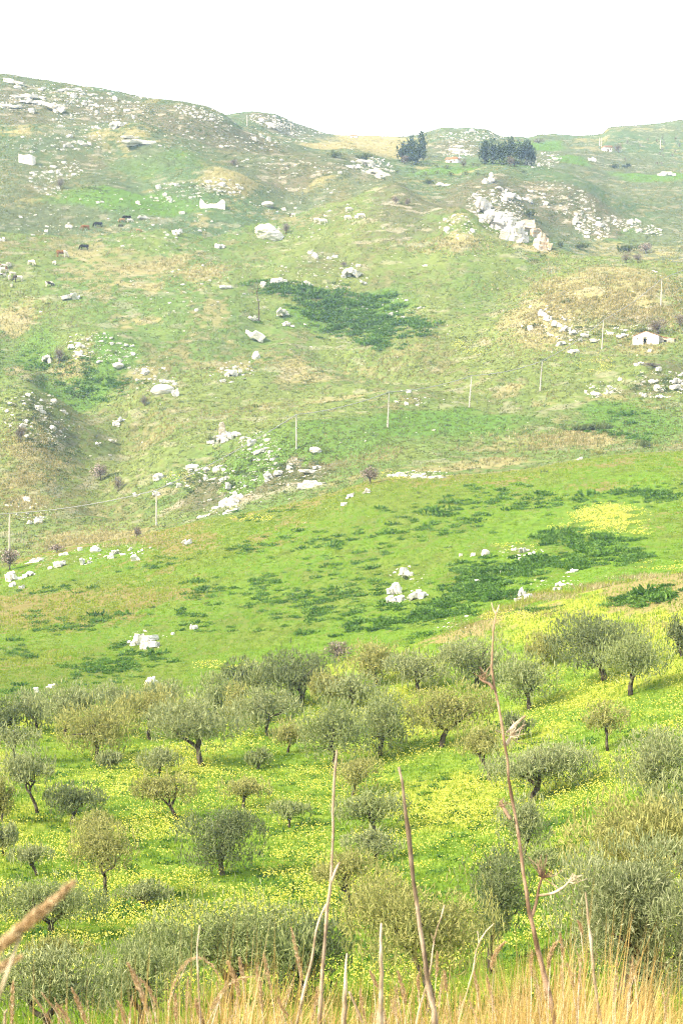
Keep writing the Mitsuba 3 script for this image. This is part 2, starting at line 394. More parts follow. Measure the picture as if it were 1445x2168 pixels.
def near_ground(p, n, uv):
    a = mikit.fbm(p.x / 1.4, p.y / 1.4, p.z / 1.4, octaves=4)
    b = mikit.noise(p.x / 0.16, p.y / 0.16, p.z / 0.16)
    k = mikit.fbm(p.x / 6.0, p.y / 9.0, 2.0, octaves=3)
    g = mikit.mix(c3(.12, .205, .03), c3(.21, .285, .045), mikit.smoothstep(.35, .65, a * .6 + k * .4))
    g = mikit.mix(g, c3(.29, .31, .05), mikit.smoothstep(.50, .68, k) * .6)
    t = mikit.mix(c3(.30, .26, .12), c3(.20, .18, .075), b)
    w = mikit.smoothstep(.35, .6, uv.x + (a - .5) * .8)
    return mikit.mix(g, t, w) * (0.7 + 0.6 * b)


def mid_ground(p, n, uv):
    a = mikit.fbm(p.x / 5.0, p.y / 9.0, 3.1, octaves=5)
    b = mikit.fbm(p.x / 0.8, p.y / 1.6, p.z / 0.8, octaves=3)
    k = mikit.fbm(p.x / 30, p.y / 45, 8.0, octaves=3)
    g = mikit.mix(c3(.125, .172, .038), c3(.125, .232, .03), mikit.smoothstep(.35, .62, a * .6 + k * .4))
    t = mikit.mix(c3(.235, .20, .08), c3(.14, .135, .055), b)
    w = mikit.smoothstep(.35, .75, uv.x + (a - .5) * 1.1 + (b - .5) * .9 - dr.maximum(uv.y, 0) * .12)
    olive = mikit.mix(g, c3(.11, .115, .042), mikit.smoothstep(.48, .66, b * .5 + a * .5) * .7)
    return mikit.mix(olive, t, w) * (0.42 + 1.12 * b)


def hill_ground(green_a, green_b):
    def fn(p, n, uv):
        a = mikit.fbm(p.x / 16, p.y / 34, p.z / 20 + 1.7, octaves=5)
        b = mikit.fbm(p.x / 2.2, p.y / 4.0, p.z / 1.6, octaves=4)
        f = mikit.fbm(p.x / 0.9, p.y / 1.8, p.z / 0.7 + 4.0, octaves=2)
        k = mikit.fbm(p.x / 70, p.y / 130, 5.0, octaves=3)
        lushy, scr = dr.maximum(uv.y, 0), dr.maximum(-uv.y, 0)
        g = mikit.mix(green_a, green_b, mikit.smoothstep(.36, .62, a * .5 + k * .5))
        g = mikit.mix(g, c3(.135, .125, .066), mikit.smoothstep(.50, .64, b * .45 + a * .55) * .75)
        lush = mikit.mix(c3(.118, .20, .042), c3(.075, .155, .040), b)
        g = mikit.mix(g, lush, mikit.smoothstep(.25, .8, lushy + (a - .5) * .5))
        t = mikit.mix(c3(.345, .31, .165), c3(.20, .195, .09), mikit.smoothstep(.32, .66, b * .6 + f * .4))
        w = mikit.smoothstep(.40, .82, uv.x + (a - .5) * 1.5 + (b - .5) * .9 + (k - .5) * .5)
        c = mikit.mix(g, t, w)
        scrub = mikit.mix(c3(.165, .15, .10), c3(.075, .09, .048), mikit.smoothstep(.40, .60, b * .5 + f * .5))
        c = mikit.mix(c, scrub, mikit.smoothstep(.2, .75, scr + (a - .5) * .9 + (b - .5) * .6) * .9)
        bare = mikit.smoothstep(.58, .68, mikit.fbm(p.x / 6, p.y / 10, p.z / 3 + 9, octaves=4)) * mikit.smoothstep(.45, .8, 1 - lushy)
        c = mikit.mix(c, c3(.33, .30, .24), bare * (.35 + .4 * scr))
        return c * (0.40 + .62 * b + .58 * f)
    return fn


far_ground = hill_ground((.145, .185, .060), (.112, .178, .054))
distant_ground = hill_ground((.105, .130, .072), (.085, .138, .066))


def rock_fn(p, n, uv):
    a = mikit.fbm(p.x / 0.9, p.y / 0.9, p.z / 0.45, octaves=4)
    b = mikit.fbm(p.x / 0.25, p.y / 0.25, p.z / 0.25, octaves=3)
    c = mikit.mix(c3(.42, .405, .38), c3(.72, .705, .68), mikit.smoothstep(.28, .54, a))
    return mikit.mix(c, c3(.15, .145, .13), mikit.smoothstep(.56, .70, b * .6 + a * .15 + .12) * .7)


def tan_rock_fn(p, n, uv):
    a = mikit.fbm(p.x / 2.5, p.y / 2.5, p.z / 0.7, octaves=4)
    c = mikit.mix(c3(.50, .36, .25), c3(.52, .48, .43), mikit.smoothstep(.4, .62, a))
    return c * (0.8 + 0.4 * mikit.noise(p.x / .4, p.y / .4, p.z / .2))


for key, fn in (('near_soil', near_ground), ('mid_soil', mid_ground), ('far_soil', far_ground), ('distant_soil', distant_ground), ('limestone', rock_fn), ('tan_limestone', tan_rock_fn)):
    diffuse(key, fn)


def leaf(key, stops, trans=0.28, tip=None):
    """Leaf colour by each leaf's own random tone."""
    def fn(p, n, uv):
        c = mikit.mix(stops[0], stops[1], mikit.smoothstep(.0, .5, uv.x))
        c = mikit.mix(c, mi.Color3f(stops[2]), mikit.smoothstep(.55, 1.0, uv.x))
        if tip is not None:
            c = mikit.mix(c, mi.Color3f(tip), mikit.smoothstep(.4, 1.0, uv.y))
        return c
    scene[key] = {'type': 'principledthin', 'base_color': mikit.proc(fn), 'roughness': 0.6, 'diff_trans': trans * 2, 'spec_trans': 0.0, 'eta': 1.35}


leaf('olive_leaf_silver', [(.175, .21, .088), (.285, .325, .155), (.47, .505, .30)])
leaf('olive_leaf_green', [(.155, .205, .08), (.26, .31, .13), (.44, .48, .27)])
leaf('olive_leaf_yellow', [(.20, .225, .08), (.32, .335, .125), (.49, .46, .20)])
leaf('olive_leaf_near', [(.135, .18, .072), (.25, .30, .145), (.52, .55, .36)])
leaf('reed_blade', [(.16, .18, .06), (.37, .33, .165), (.58, .52, .32)], .45)
leaf('olive_leaf_dark', [(.10, .135, .058), (.165, .205, .095), (.31, .35, .195)])
leaf('pine_needle', [(.035, .065, .045), (.055, .085, .055), (.085, .12, .07)], .2)
leaf('shrub_leaf', [(.075, .115, .045), (.11, .15, .06), (.16, .18, .085)])
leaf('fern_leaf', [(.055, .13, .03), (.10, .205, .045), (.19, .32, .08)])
leaf('meadow_blade', [(.12, .23, .022), (.18, .30, .03), (.28, .34, .06)], .45)
leaf('hill_blade', [(.085, .12, .04), (.135, .16, .055), (.33, .295, .15)], .4)
leaf('dry_blade', [(.30, .20, .06), (.55, .395, .145), (.73, .60, .33)], .35)
leaf('dry_plume', [(.44, .32, .18), (.54, .41, .25), (.66, .55, .38)], .3)
leaf('petal_yellow', [(.68, .62, .08), (.76, .73, .16), (.80, .79, .32)], .35)
leaf('petal_pink', [(.50, .38, .38), (.60, .48, .47), (.70, .62, .60)], .3)
leaf('twig_grey', [(.13, .105, .09), (.19, .16, .14), (.27, .235, .215)], .0)


def bark_fn(p, n, uv):
    a = mikit.fbm(p.x / .12, p.y / .12, p.z / .4, octaves=3)
    return mikit.mix(c3(.045, .037, .03), c3(.15, .13, .11), mikit.smoothstep(.35, .7, a))


def stalk_fn(base, dark):
    def fn(p, n, uv):
        a = mikit.fbm(p.x / .035, p.y / .035, p.z / .11, octaves=4)
        b = mikit.noise(p.x / .012, p.y / .012, p.z / .02)
        return mikit.mix(dark, mi.Color3f(base), mikit.smoothstep(.36, .58, a)) * (.75 + .5 * b)
    return fn


diffuse('bark', bark_fn)
diffuse('stalk_brown', stalk_fn((.44, .315, .23), (.17, .115, .08)))
diffuse('stalk_grey', stalk_fn((.46, .375, .29), (.18, .14, .105)))
diffuse('stalk_pale', stalk_fn((.66, .58, .46), (.36, .29, .20)))


def concrete_fn(p, n, uv):
    return c3(.50, .48, .44) * (0.8 + 0.35 * mikit.fbm(p.x / .4, p.y / .4, p.z / 1.5, octaves=3))


def plaster_fn(p, n, uv):
    a = mikit.fbm(p.x / 1.2, p.y / 1.2, p.z / .8, octaves=4)
    return mikit.mix(c3(.76, .74, .70), c3(.45, .41, .35), mikit.smoothstep(.58, .75, a) * .7)


def rubble_fn(p, n, uv):
    f1, f2, w = mikit.voronoi((p.x + p.y * .4) / .45, p.z / .3)
    return mikit.mix(c3(.62, .58, .52), c3(.36, .31, .25), w) * (0.45 + 0.55 * mikit.smoothstep(.02, .12, f2 - f1))


def rooftile_fn(p, n, uv):
    return mikit.mix(c3(.36, .17, .10), c3(.45, .29, .19), mikit.noise(p.x / .5, p.y / .5, p.z / .3))


diffuse('concrete', concrete_fn)
diffuse('plaster', plaster_fn)
diffuse('rubble', rubble_fn)
diffuse('rooftile', rooftile_fn)
diffuse('void', (.02, .018, .016))
diffuse('timber', (.10, .075, .055))
diffuse('porcelain', (.55, .54, .5))
diffuse('wire', (.33, .34, .34))
for k, c in (('coat_black', (.018, .017, .018)), ('coat_brown', (.22, .105, .045)), ('coat_tan', (.33, .22, .13)), ('coat_white', (.66, .62, .56)), ('coat_dark', (.05, .032, .025)), ('horn', (.3, .27, .2))):
    diffuse(k, c)

# ---------------------------------------------------------------- the ground, one sheet cut along its contours
VV = np.stack([GX, GY, ZZ], -1).reshape(-1, 3)
NR, NC = DD.shape
rr, cc = np.meshgrid(np.arange(NR - 1), np.arange(NC - 1), indexing='ij')
q0 = (rr * NC + cc).ravel()
quad = np.stack([q0, q0 + 1, q0 + NC + 1, q0 + NC], 1)      # faces up
dmid = DD[:-1, :-1].ravel()
edge2 = np.exp(KD[24])[None, :-1] * np.ones((NR - 1, 1))
far_from = edge2.ravel()


def sheet(name, mask, bsdf, label):
    q = quad[mask]
    used, inv = np.unique(q, return_inverse=True)
    q = inv.reshape(-1, 4)
    f = np.vstack([q[:, [0, 2, 1]], q[:, [0, 3, 2]]])
    scene[name] = mikit.ply((VV[used], f), bsdf, smooth=True, uv=MASK.reshape(-1, 2)[used])
    tag(name, label, None, None, 'structure')


inner = np.ones(len(q0), bool)
sheet('ground', inner & (dmid < 158), 'near_soil', 'slope below the viewer, bright green grass with yellow flowers under olive trees')
sheet('green_hillside', (dmid >= 158) & (dmid < 352), 'mid_soil', 'bright green grassy slope beyond the olive grove')
sheet('hill', (dmid >= 352) & (dmid < far_from), 'far_soil', 'large dry grassy hillside strewn with white rocks')
sheet('hill_001', (dmid >= 352) & (dmid >= far_from), 'distant_soil', 'hazy distant rocky hills along the skyline')
# ---------------------------------------------------------------- rocks
def hull_rock(rng, n=16, flat=0.6, box=0.0):
    p = unit(rng.normal(size=(n, 3))) * (0.75 + 0.35 * rng.random((n, 1)))
    if box:
        p = np.sign(p) * np.abs(p) ** (1 - box)
    p[:, 2] *= flat
    h = trimesh.convex.convex_hull(p)
    return np.asarray(h.vertices), np.asarray(h.faces)


def turn(v, yaw, tilt=0.0, roll=0.0):
    c, s = math.cos(roll), math.sin(roll); v = v @ np.array([[c, 0, -s], [0, 1, 0], [s, 0, c]])
    c, s = math.cos(tilt), math.sin(tilt); v = v @ np.array([[1, 0, 0], [0, c, s], [0, -s, c]])
    c, s = math.cos(yaw), math.sin(yaw); return v @ np.array([[c, s, 0], [-s, c, 0], [0, 0, 1]])


def block(rng):
    """An angular block of bedded limestone: a box with its corners knocked off."""
    c = np.array([[x, y, z] for x in (-1, 1) for y in (-1, 1) for z in (-1, 1)], float)
    p = [c[k] * (1 - rng.random(3) * np.array([.55, .45, .38])) for k in range(8)]
    p += [c[k] * (1 - rng.random(3) * np.array([.9, .9, .1])) * np.array([.95, .95, 1.12]) for k in range(4, 8)]
    h = trimesh.convex.convex_hull(np.array(p))
    return np.asarray(h.vertices), np.asarray(h.faces)


def rough_rock(rng, lumps, w, h, depth, roll=0.0, blocky=1.0):
    """A boulder or outcrop: angular blocks of one bed grown together, weathered with noise."""
    if lumps < 0:      # a rounded, weathered boulder
        m = trimesh.creation.icosphere(4)
        v = np.array(m.vertices)
        q = rng.random(3) * 40
        v = v * (1 + .55 * (meshkit.fbm(v * 1.3 + q, 3, 3) - .5) + .10 * (meshkit.noise(v * [4, 4, 9] + q, 6) - .5))[:, None]
        v[:, 2] = np.sign(v[:, 2]) * np.abs(v[:, 2]) ** 1.1
        v[:, 0] += v[:, 2] * rng.uniform(-.35, .35)
        return v * np.array([w / 2, depth / 2, h]), np.asarray(m.faces)
    ms = []
    for k in range(lumps):
        v, f = block(rng)
        if lumps > 1:
            u = (k + rng.uniform(.2, .8)) / lumps * 2 - 1
            s = np.array([0.22 + 0.85 / lumps, 0.5, 0.42]) * rng.lognormal(0, .32, 3)
            c = np.array([u * .8, rng.normal() * 0.3, rng.normal() * 0.22 - abs(u) * .22])
        else:
            c, s = np.zeros(3), np.ones(3)
        v = turn(v * s, rng.normal() * .5, rng.normal() * .16, rng.normal() * .2) + c
        m = trimesh.Trimesh(v, f)
        for _ in range(3 if lumps < 3 else 2):
            m = m.subdivide()
        v = np.array(m.vertices); n = np.array(m.vertex_normals)
        k1 = meshkit.fbm(v * np.array([2.5, 2.5, 4.0]) + rng.random(3) * 50, 3, 3) - 0.5
        bed = np.abs(meshkit.noise(v * np.array([.8, .8, 5.0]) + rng.random(3) * 30, 5) - 0.5)
        sc = float(np.mean(s))
        v = v + n * sc * (k1 * 0.36 - 0.12 * np.exp(-(bed / 0.07) ** 2))[:, None]
        ms.append((v, np.asarray(m.faces)))
    v, f = join(ms)
    v = v * np.array([w / 2, depth / 2, h])
    return v, f


def face_cam(v, p, jitter=0.0):
    return turn(v, -math.atan2(p[0], p[1]) + jitter)


ROCK_NO = [0]


def rock(px, py, w, h, label, lumps=0, roll=0.0, group=None, bsdf='limestone', name='rock', sink=0.25, deep=0.8):
    """A rock whose foot is at the pixel (px, py + h/2) and that is w by h pixels big there."""
    ROCK_NO[0] += 1
    rng = rng_of(1000 + ROCK_NO[0])
    p = g1(px, py + h * 0.46)
    d = dist(p); wm, hm = w * d / F, h * d / F
    lumps = lumps or (1 if w < 11 else 2 if w < 18 else 4 if w < 28 else 6 if w < 44 else 9)
    v, f = rough_rock(rng, lumps, 2, 1, 2)
    v = (v - v.min(0)) / (v.max(0) - v.min(0)) - np.array([.5, .5, .36])
    v = v * np.array([wm, min(wm, hm * 2.2), hm * 1.30])
    if roll:
        v = turn(v, 0, 0, -roll)
    v = face_cam(v, p, rng.normal() * .15) + p
    key = number(name)
    put(key, (v, f), bsdf, smooth=26)
    return tag(key, label, 'rock', group)


ROCKS = [
    (862, 1209, 34, 20, 'upper white block of the big outcrop on the green slope, above its dark shrub', 0, 0),
    (836, 1244, 36, 28, 'tall white left block of the big outcrop on the green slope', 0, .3),
    (840, 1266, 50, 18, 'smooth white slab at the foot of the big outcrop on the green slope', 0, 0),
    (882, 1256, 42, 26, 'jagged white right block of the big outcrop on the green slope', 0, -.5),
    (303, 1350, 56, 26, 'large white outcrop low on the left of the green slope', 0, -.1),
    (318, 1364, 44, 16, 'white slab lying below the large left outcrop on the green slope', 0, .1),
    (276, 1360, 14, 12, 'small white rock at the left end of the large left outcrop', 0, 0),
    (410, 1326, 18, 14, 'lone pointed white rock right of the large left outcrop', 0, 0),
    (366, 1341, 10, 6, 'little flat rock between the left outcrop and the pointed rock', 0, 0),
    (320, 1441, 33, 22, 'white boulder just above the olive trees, right of the dark bushes', 0, .1),
    (80, 1461, 17, 18, 'white block just above the olive trees at far left', 0, 0),
    (107, 1452, 20, 11, 'flatter white rock beside the block above the olive trees at far left', 0, 0),
    (1027, 1168, 19, 14, 'roundish white boulder above the dark band of bushes', -1, -.2),
    (1000, 1173, 12, 9, 'small white rock left of the roundish boulder above the dark bushes', 0, 0),
    (975, 1174, 9, 7, 'leftmost small rock of the three above the dark bushes', 0, 0),
    (1087, 1162, 13, 9, 'rock at the left end of the stone heap below the yellow flower patch', 0, 0),
    (1110, 1163, 26, 12, 'largest stone of the heap below the yellow flower patch', 0, 0),
    (1126, 1170, 16, 9, 'right stone of the heap below the yellow flower patch', 0, 0),
    (1095, 1176, 14, 7, 'lowest stone of the heap below the yellow flower patch', 0, 0),
    (1015, 1228, 30, 8, 'flat white slab sunk in the dark band of bushes', 0, 0),
    (1063, 1210, 12, 6, 'little white rock above the flat slab in the dark bushes', 0, 0),
    (1209, 1208, 30, 9, 'long white rock tilted along the slope below the yellow patch', 0, .35),
    (1106, 1252, 18, 24, 'upright white rock on the dry terrace edge', 0, .4),
    (1122, 1261, 30, 12, 'white rock right of the upright one on the dry terrace edge', 0, .1),
    (1098, 1268, 22, 8, 'low white rock at the foot of the upright one on the terrace edge', 0, 0),
    (1186, 1235, 22, 12, 'white rock in the grass behind the terrace edge, with small stones round it', 0, .3),
    (1176, 1246, 14, 7, 'low stone just below the rock behind the terrace edge', 0, 0),
    (202, 1161, 24, 16, 'rounded white boulder below the second pole from the left', -1, .1),
    (243, 1168, 24, 10, 'white rock right of the rounded boulder below the poles', 0, .2),
    (127, 1192, 29, 15, 'white boulder right of the pink almond tree at far left', 0, .1),
    (180, 1186, 25, 16, 'white rock in line below the rounded boulder at left', 0, 0),
    (287, 1179, 22, 16, 'pale tilted rock at the right end of the row at left', 0, .4),
    (297, 1164, 13, 9, 'small pale rock on top of the right end of the row at left', 0, 0),
    (275, 1161, 11, 8, 'small rock between two larger ones in the row at left', 0, 0),
    (72, 1186, 46, 10, 'long low white ledge right of the pink almond tree', 0, .25),
    (135, 1172, 22, 9, 'narrow pale ledge above the boulder by the pink almond tree', 0, .1),
    (30, 1217, 38, 22, 'large white rock under the pink almond tree at the left edge', 0, .4),
    (62, 1214, 26, 12, 'flat white rock right of the large one under the almond tree', 0, -.2),
    (26, 1236, 16, 11, 'lower left white rock under the almond tree', 0, 0),
    (46, 1241, 13, 11, 'lowest small rock under the almond tree', 0, 0),
    (395, 1146, 26, 13, 'pale rock on the crest between the second pole and the grass', 0, .4),
    (480, 1060, 60, 22, 'big white ledge on the rocky knoll, largest and brightest', 0, .25),
    (500, 1046, 34, 18, 'white block above the big ledge on the rocky knoll', 0, .3),
    (432, 1090, 36, 9, 'narrow tilted ledge left below the big ledge of the knoll', 0, .4),
    (490, 1081, 40, 9, 'low white rock right below the big ledge of the knoll', 0, .2),
    (407, 986, 31, 12, 'flat white boulder under the cable left of the ruined tower', -1, 0),
    (458, 992, 17, 13, 'round white boulder right of the flat one under the cable', -1, 0),
    (440, 992, 18, 9, 'low white rock between the two boulders under the cable', 0, 0),
    (336, 1008, 26, 16, 'white rock above the second pole from the left', 0, .4),
    (362, 1022, 22, 6, 'low pale rock right of the one above the second pole', 0, 0),
    (290, 1046, 17, 10, 'white rock just left of the second pole top', 0, 0),
    (332, 1044, 20, 11, 'white rock right behind the second pole top', 0, 0),
    (475, 1012, 24, 12, 'white rock in the rubble above the big ledge', 0, 0),
    (487, 1028, 24, 16, 'cracked white rock between the rubble and the big ledge', 0, 0),
    (660, 1022, 66, 16, 'long pale ledge below the third pole', 0, 0),
    (655, 998, 50, 10, 'thin pale ledge between the third pole and the long ledge', 0, -.1),
    (668, 950, 27, 12, 'rounded white boulder right of the third pole foot', -1, 0),
    (552, 953, 32, 11, 'white rock left of the third pole foot', 0, .1),
    (570, 1004, 18, 20, 'upright white rock left of the long pale ledge', 0, .5),
    (590, 1000, 26, 14, 'tilted white rock beside the upright one left of the long ledge', 0, -.4),
    (535, 934, 26, 14, 'white stone of the scatter between ruined tower and third pole', 0, 0),
    (848, 1003, 40, 11, 'pale ledge at the left end of the rock line on the crest', 0, .1),
    (886, 1008, 40, 9, 'pale ledge in the middle of the rock line on the crest', 0, 0),
    (925, 1009, 42, 7, 'low right end of the rock line on the crest', 0, 0),
    (775, 1038, 20, 11, 'white rock on the crest below the grey almond shrub', 0, .3),
    (741, 1048, 19, 9, 'white rock on the crest left below the almond shrub', 0, .3),
    (727, 1066, 14, 8, 'lowest white rock of the three below the almond shrub', 0, 0),
    (344, 820, 50, 20, 'large bright boulder in the left gully', -1, .1),
    (375, 829, 18, 18, 'split rock right of the large boulder in the left gully', 0, .5),
    (350, 806, 26, 8, 'grey rock on top of the large boulder in the left gully', 0, 0),
    (309, 785, 26, 12, 'white rock above left of the large gully boulder', 0, -.4),
    (251, 771, 25, 11, 'rounded white rock on the bank of the left gully', -1, .1),
    (100, 757, 26, 18, 'pale rock beside the dark bare tree at left', 0, 0),
    (170, 728, 22, 10, 'white rock on top of the tan knoll at left', 0, -.2),
    (168, 747, 18, 10, 'rounded rock on the flank of the tan knoll at left', 0, .3),
    (253, 886, 32, 12, 'upper pale rock of the little group in the gully', 0, 0),
    (246, 896, 16, 9, 'lower pale rock of the little group in the gully', 0, 0),
    (208, 938, 15, 8, 'white rock at the bottom of the gully', 0, .3),
    (236, 931, 22, 7, 'low pale rock right of the one at the gully bottom', 0, .2),
    (600, 660, 42, 18, 'white rock left of the dark green bush patch', 0, -.4),
    (607, 683, 22, 11, 'smaller rock below the one left of the bush patch', 0, 0),
    (535, 671, 24, 11, 'white rock left of the dead trunk', 0, -.3),
    (552, 712, 66, 18, 'long tilted ledge below the dead trunk', 0, -.5),
    (530, 704, 26, 10, 'pale upper end of the tilted ledge below the dead trunk', 0, -.4),
    (542, 750, 18, 18, 'egg-shaped white boulder below the tilted ledge', -1, 0),
    (488, 788, 28, 16, 'rough white rock of the pair left of the egg-shaped boulder', 0, 0),
    (505, 786, 16, 18, 'upright white rock of the pair left of the egg-shaped boulder', 0, 0),
    (590, 592, 38, 13, 'white rock on the upper rim of the bush patch', 0, .1),
    (559, 600, 16, 11, 'white rock at the upper left corner of the bush patch', 0, 0),
    (652, 598, 30, 9, 'low white rock along the upper rim of the bush patch', 0, -.2),
    (742, 574, 38, 20, 'bright tilted boulder under a grey bush above the green patch', 0, -.45),
    (656, 531, 14, 10, 'round white rock above the bush patch', 0, 0),
    (667, 540, 20, 12, 'white rock leaning right below the round one above the patch', 0, -.5),
    (768, 598, 14, 9, 'small white rock right of the green patch rim', 0, -.3),
    (572, 487, 68, 34, 'largest white boulder on the hill, with a bare bush at its right', -1, -.1),
    (565, 430, 28, 12, 'white boulder above the largest boulder on the hill', -1, -.1),
    (376, 491, 23, 15, 'white boulder right of the black cows', 0, .1),
    (304, 459, 28, 9, 'low white rock just right of the topmost black cow', 0, -.2),
    (385, 449, 14, 7, 'flat white rock left of the ruined wall', 0, 0),
    (145, 478, 15, 8, 'tilted white rock left of the brown cow', 0, -.4),
    (464, 520, 25, 11, 'white rock between the largest boulder and the cows', 0, -.2),
    (4, 505, 14, 11, 'white rock at the left edge of the pasture', 0, 0),
    (150, 626, 40, 13, 'white rock heap below the sheep at left', 0, .2),
    (478, 606, 34, 8, 'low white rock in the middle of the pasture', 0, 0),
    (1148, 660, 22, 12, 'upper end of the tumbled stone wall', 0, -.4),
    (1160, 672, 24, 12, 'second block of the tumbled stone wall from its upper end', 0, -.4),
    (1178, 684, 26, 12, 'third block of the tumbled stone wall from its upper end', 0, -.3),
    (1197, 694, 24, 11, 'middle block of the tumbled stone wall', 0, -.3),
    (1216, 702, 24, 10, 'block right of the middle of the tumbled stone wall', 0, -.2),
    (1237, 709, 24, 10, 'block of the tumbled stone wall before its lower end', 0, -.4),
    (1256, 720, 22, 8, 'lower end of the tumbled stone wall near the pole', 0, -.2),
    (1123, 692, 13, 13, 'upright white rock left of the tumbled wall', 1, .3),
    (1187, 726, 25, 10, 'pale rock below the tumbled stone wall', 0, .3),
    (1214, 741, 26, 9, 'greyish rock left below the white house, near the pole', 0, .2),
    (1317, 708, 30, 9, 'pale rubble against the left side of the white house', 0, 0),
    (1375, 741, 10, 8, 'single white rock in front of the white house', 0, 0),
    (1352, 768, 24, 9, 'pale ledge below the white house', 0, -.2),
    (1312, 801, 11, 11, 'rounded white rock below the yellow field by the house', 0, 0),
    (1288, 826, 26, 13, 'white rock at the right end of the ring of stones', 0, .5),
    (1262, 834, 20, 10, 'white rock at the lower left of the ring of stones', 0, -.2),
    (1252, 818, 14, 6, 'small rock at the upper left of the ring of stones', 0, 0),
    (1392, 819, 16, 16, 'bright egg-shaped rock below the house', -1, .3),
    (1426, 804, 22, 15, 'white block at the right edge below the house', 0, -.3),
    (1428, 818, 26, 13, 'lower white block at the right edge below the house', 0, .1),
    (1381, 806, 26, 9, 'pale rock row left of the egg-shaped rock', 0, .3),
    (1363, 836, 13, 10, 'small white rock below the egg-shaped rock', 0, 0),
    (1400, 838, 28, 7, 'long low rock below the egg-shaped rock', 0, -.2),
    (1440, 791, 26, 7, 'flat pale rock at the right edge under the house', 0, .3),
    (1226, 970, 16, 7, 'small pale rock by the dry grass on the right crest', 0, .2),
    (295, 299, 90, 12, 'long tiered white ledge high on the left hill', 8, 0),
    (275, 288, 40, 6, 'thin white ledge above the long tiered ledge', 0, 0),
    (145, 306, 26, 9, 'white rock left of the long tiered ledge', 0, 0),
    (180, 301, 32, 9, 'white rocks between the hut and the tiered ledge', 0, -.2),
    (45, 201, 70, 8, 'upper white rock band on the left hilltop', 7, .05),
    (18, 222, 60, 9, 'lower white rock band at the left edge of the hilltop', 6, .05),
    (110, 222, 56, 22, 'pale sloping rock face on the left hilltop', 6, -.45),
    (60, 213, 46, 8, 'middle white rock band on the left hilltop', 6, 0),
    (30, 171, 50, 9, 'pale rock band just under the skyline at far left', 5, -.2),
    (140, 188, 70, 6, 'thin rock band right of the hilltop rocks', 6, .2),
    (248, 262, 40, 16, 'grey rock patch in the middle of the left hill', 5, -.1),
    (1038, 376, 36, 22, 'bright white crag on top of the rocky spur', 6, .6),
    (1060, 398, 26, 9, 'white rock just below the crag on the spur', 0, -.4),
    (1090, 412, 34, 9, 'second white rock down the crest of the spur', 0, -.3),
    (1115, 420, 26, 7, 'third white rock down the crest of the spur', 0, -.3),
    (1010, 418, 32, 14, 'upper rock of the pale stream below the spur', 0, -.6),
    (1040, 452, 40, 22, 'middle rocks of the pale stream below the spur', 7, -.3),
    (1066, 462, 36, 22, 'jagged rocks beside the middle of the pale stream', 6, -.3),
    (775, 343, 44, 12, 'upper white rocks of the crag left of the pines', 6, -.3),
    (800, 362, 52, 14, 'lower white rocks of the crag left of the pines', 7, -.35),
    (748, 352, 34, 8, 'left white ledge of the crag left of the pines', 0, -.1),
    (938, 390, 34, 7, 'low white ledge below the pine hollow', 0, -.2),
    (975, 318, 34, 12, 'white crag behind the tiled house', 6, -.2),
    (1410, 366, 40, 10, 'white rocks in the far right green strip', 6, -.1),
    (575, 263, 40, 12, 'pale rock face under the distant knoll', 6, -.3),
    (1253, 336, 18, 9, 'white rock in the far right fields', 0, 0),
]
for px, py, w, h, label, lumps, roll in ROCKS:
    rock(px, py, w, h, label, lumps, roll)

# the cliff at the end of the spur: two tan towers split by a cleft, and the broken wall to their left
for px, py, w, h, roll, lab in [(1118, 473, 32, 26, -.15, 'upper tan block of the cliff at the end of the spur'), (1131, 489, 26, 22, -.2, 'middle tan block of the cliff, above the tall face'), (1143, 506, 34, 40, -.12, 'tall tan face of the cliff at the end of the spur'), (1159, 519, 15, 18, -.3, 'lower right buttress of the tan cliff')]:
    rock(px, py, w, h, lab, 1, roll, bsdf='tan_limestone')
rock(1092, 486, 70, 46, 'broken white wall left of the tan cliff', 14, -.25)
rock(1060, 464, 64, 36, 'white rock face stepping down above the broken wall of the cliff', 12, -.4)
rock(1028, 434, 56, 26, 'upper white rock face at the head of the spur', 10, -.5)
rock(1104, 474, 30, 14, 'white rocks on top of the broken wall by the cliff', 0, -.3)

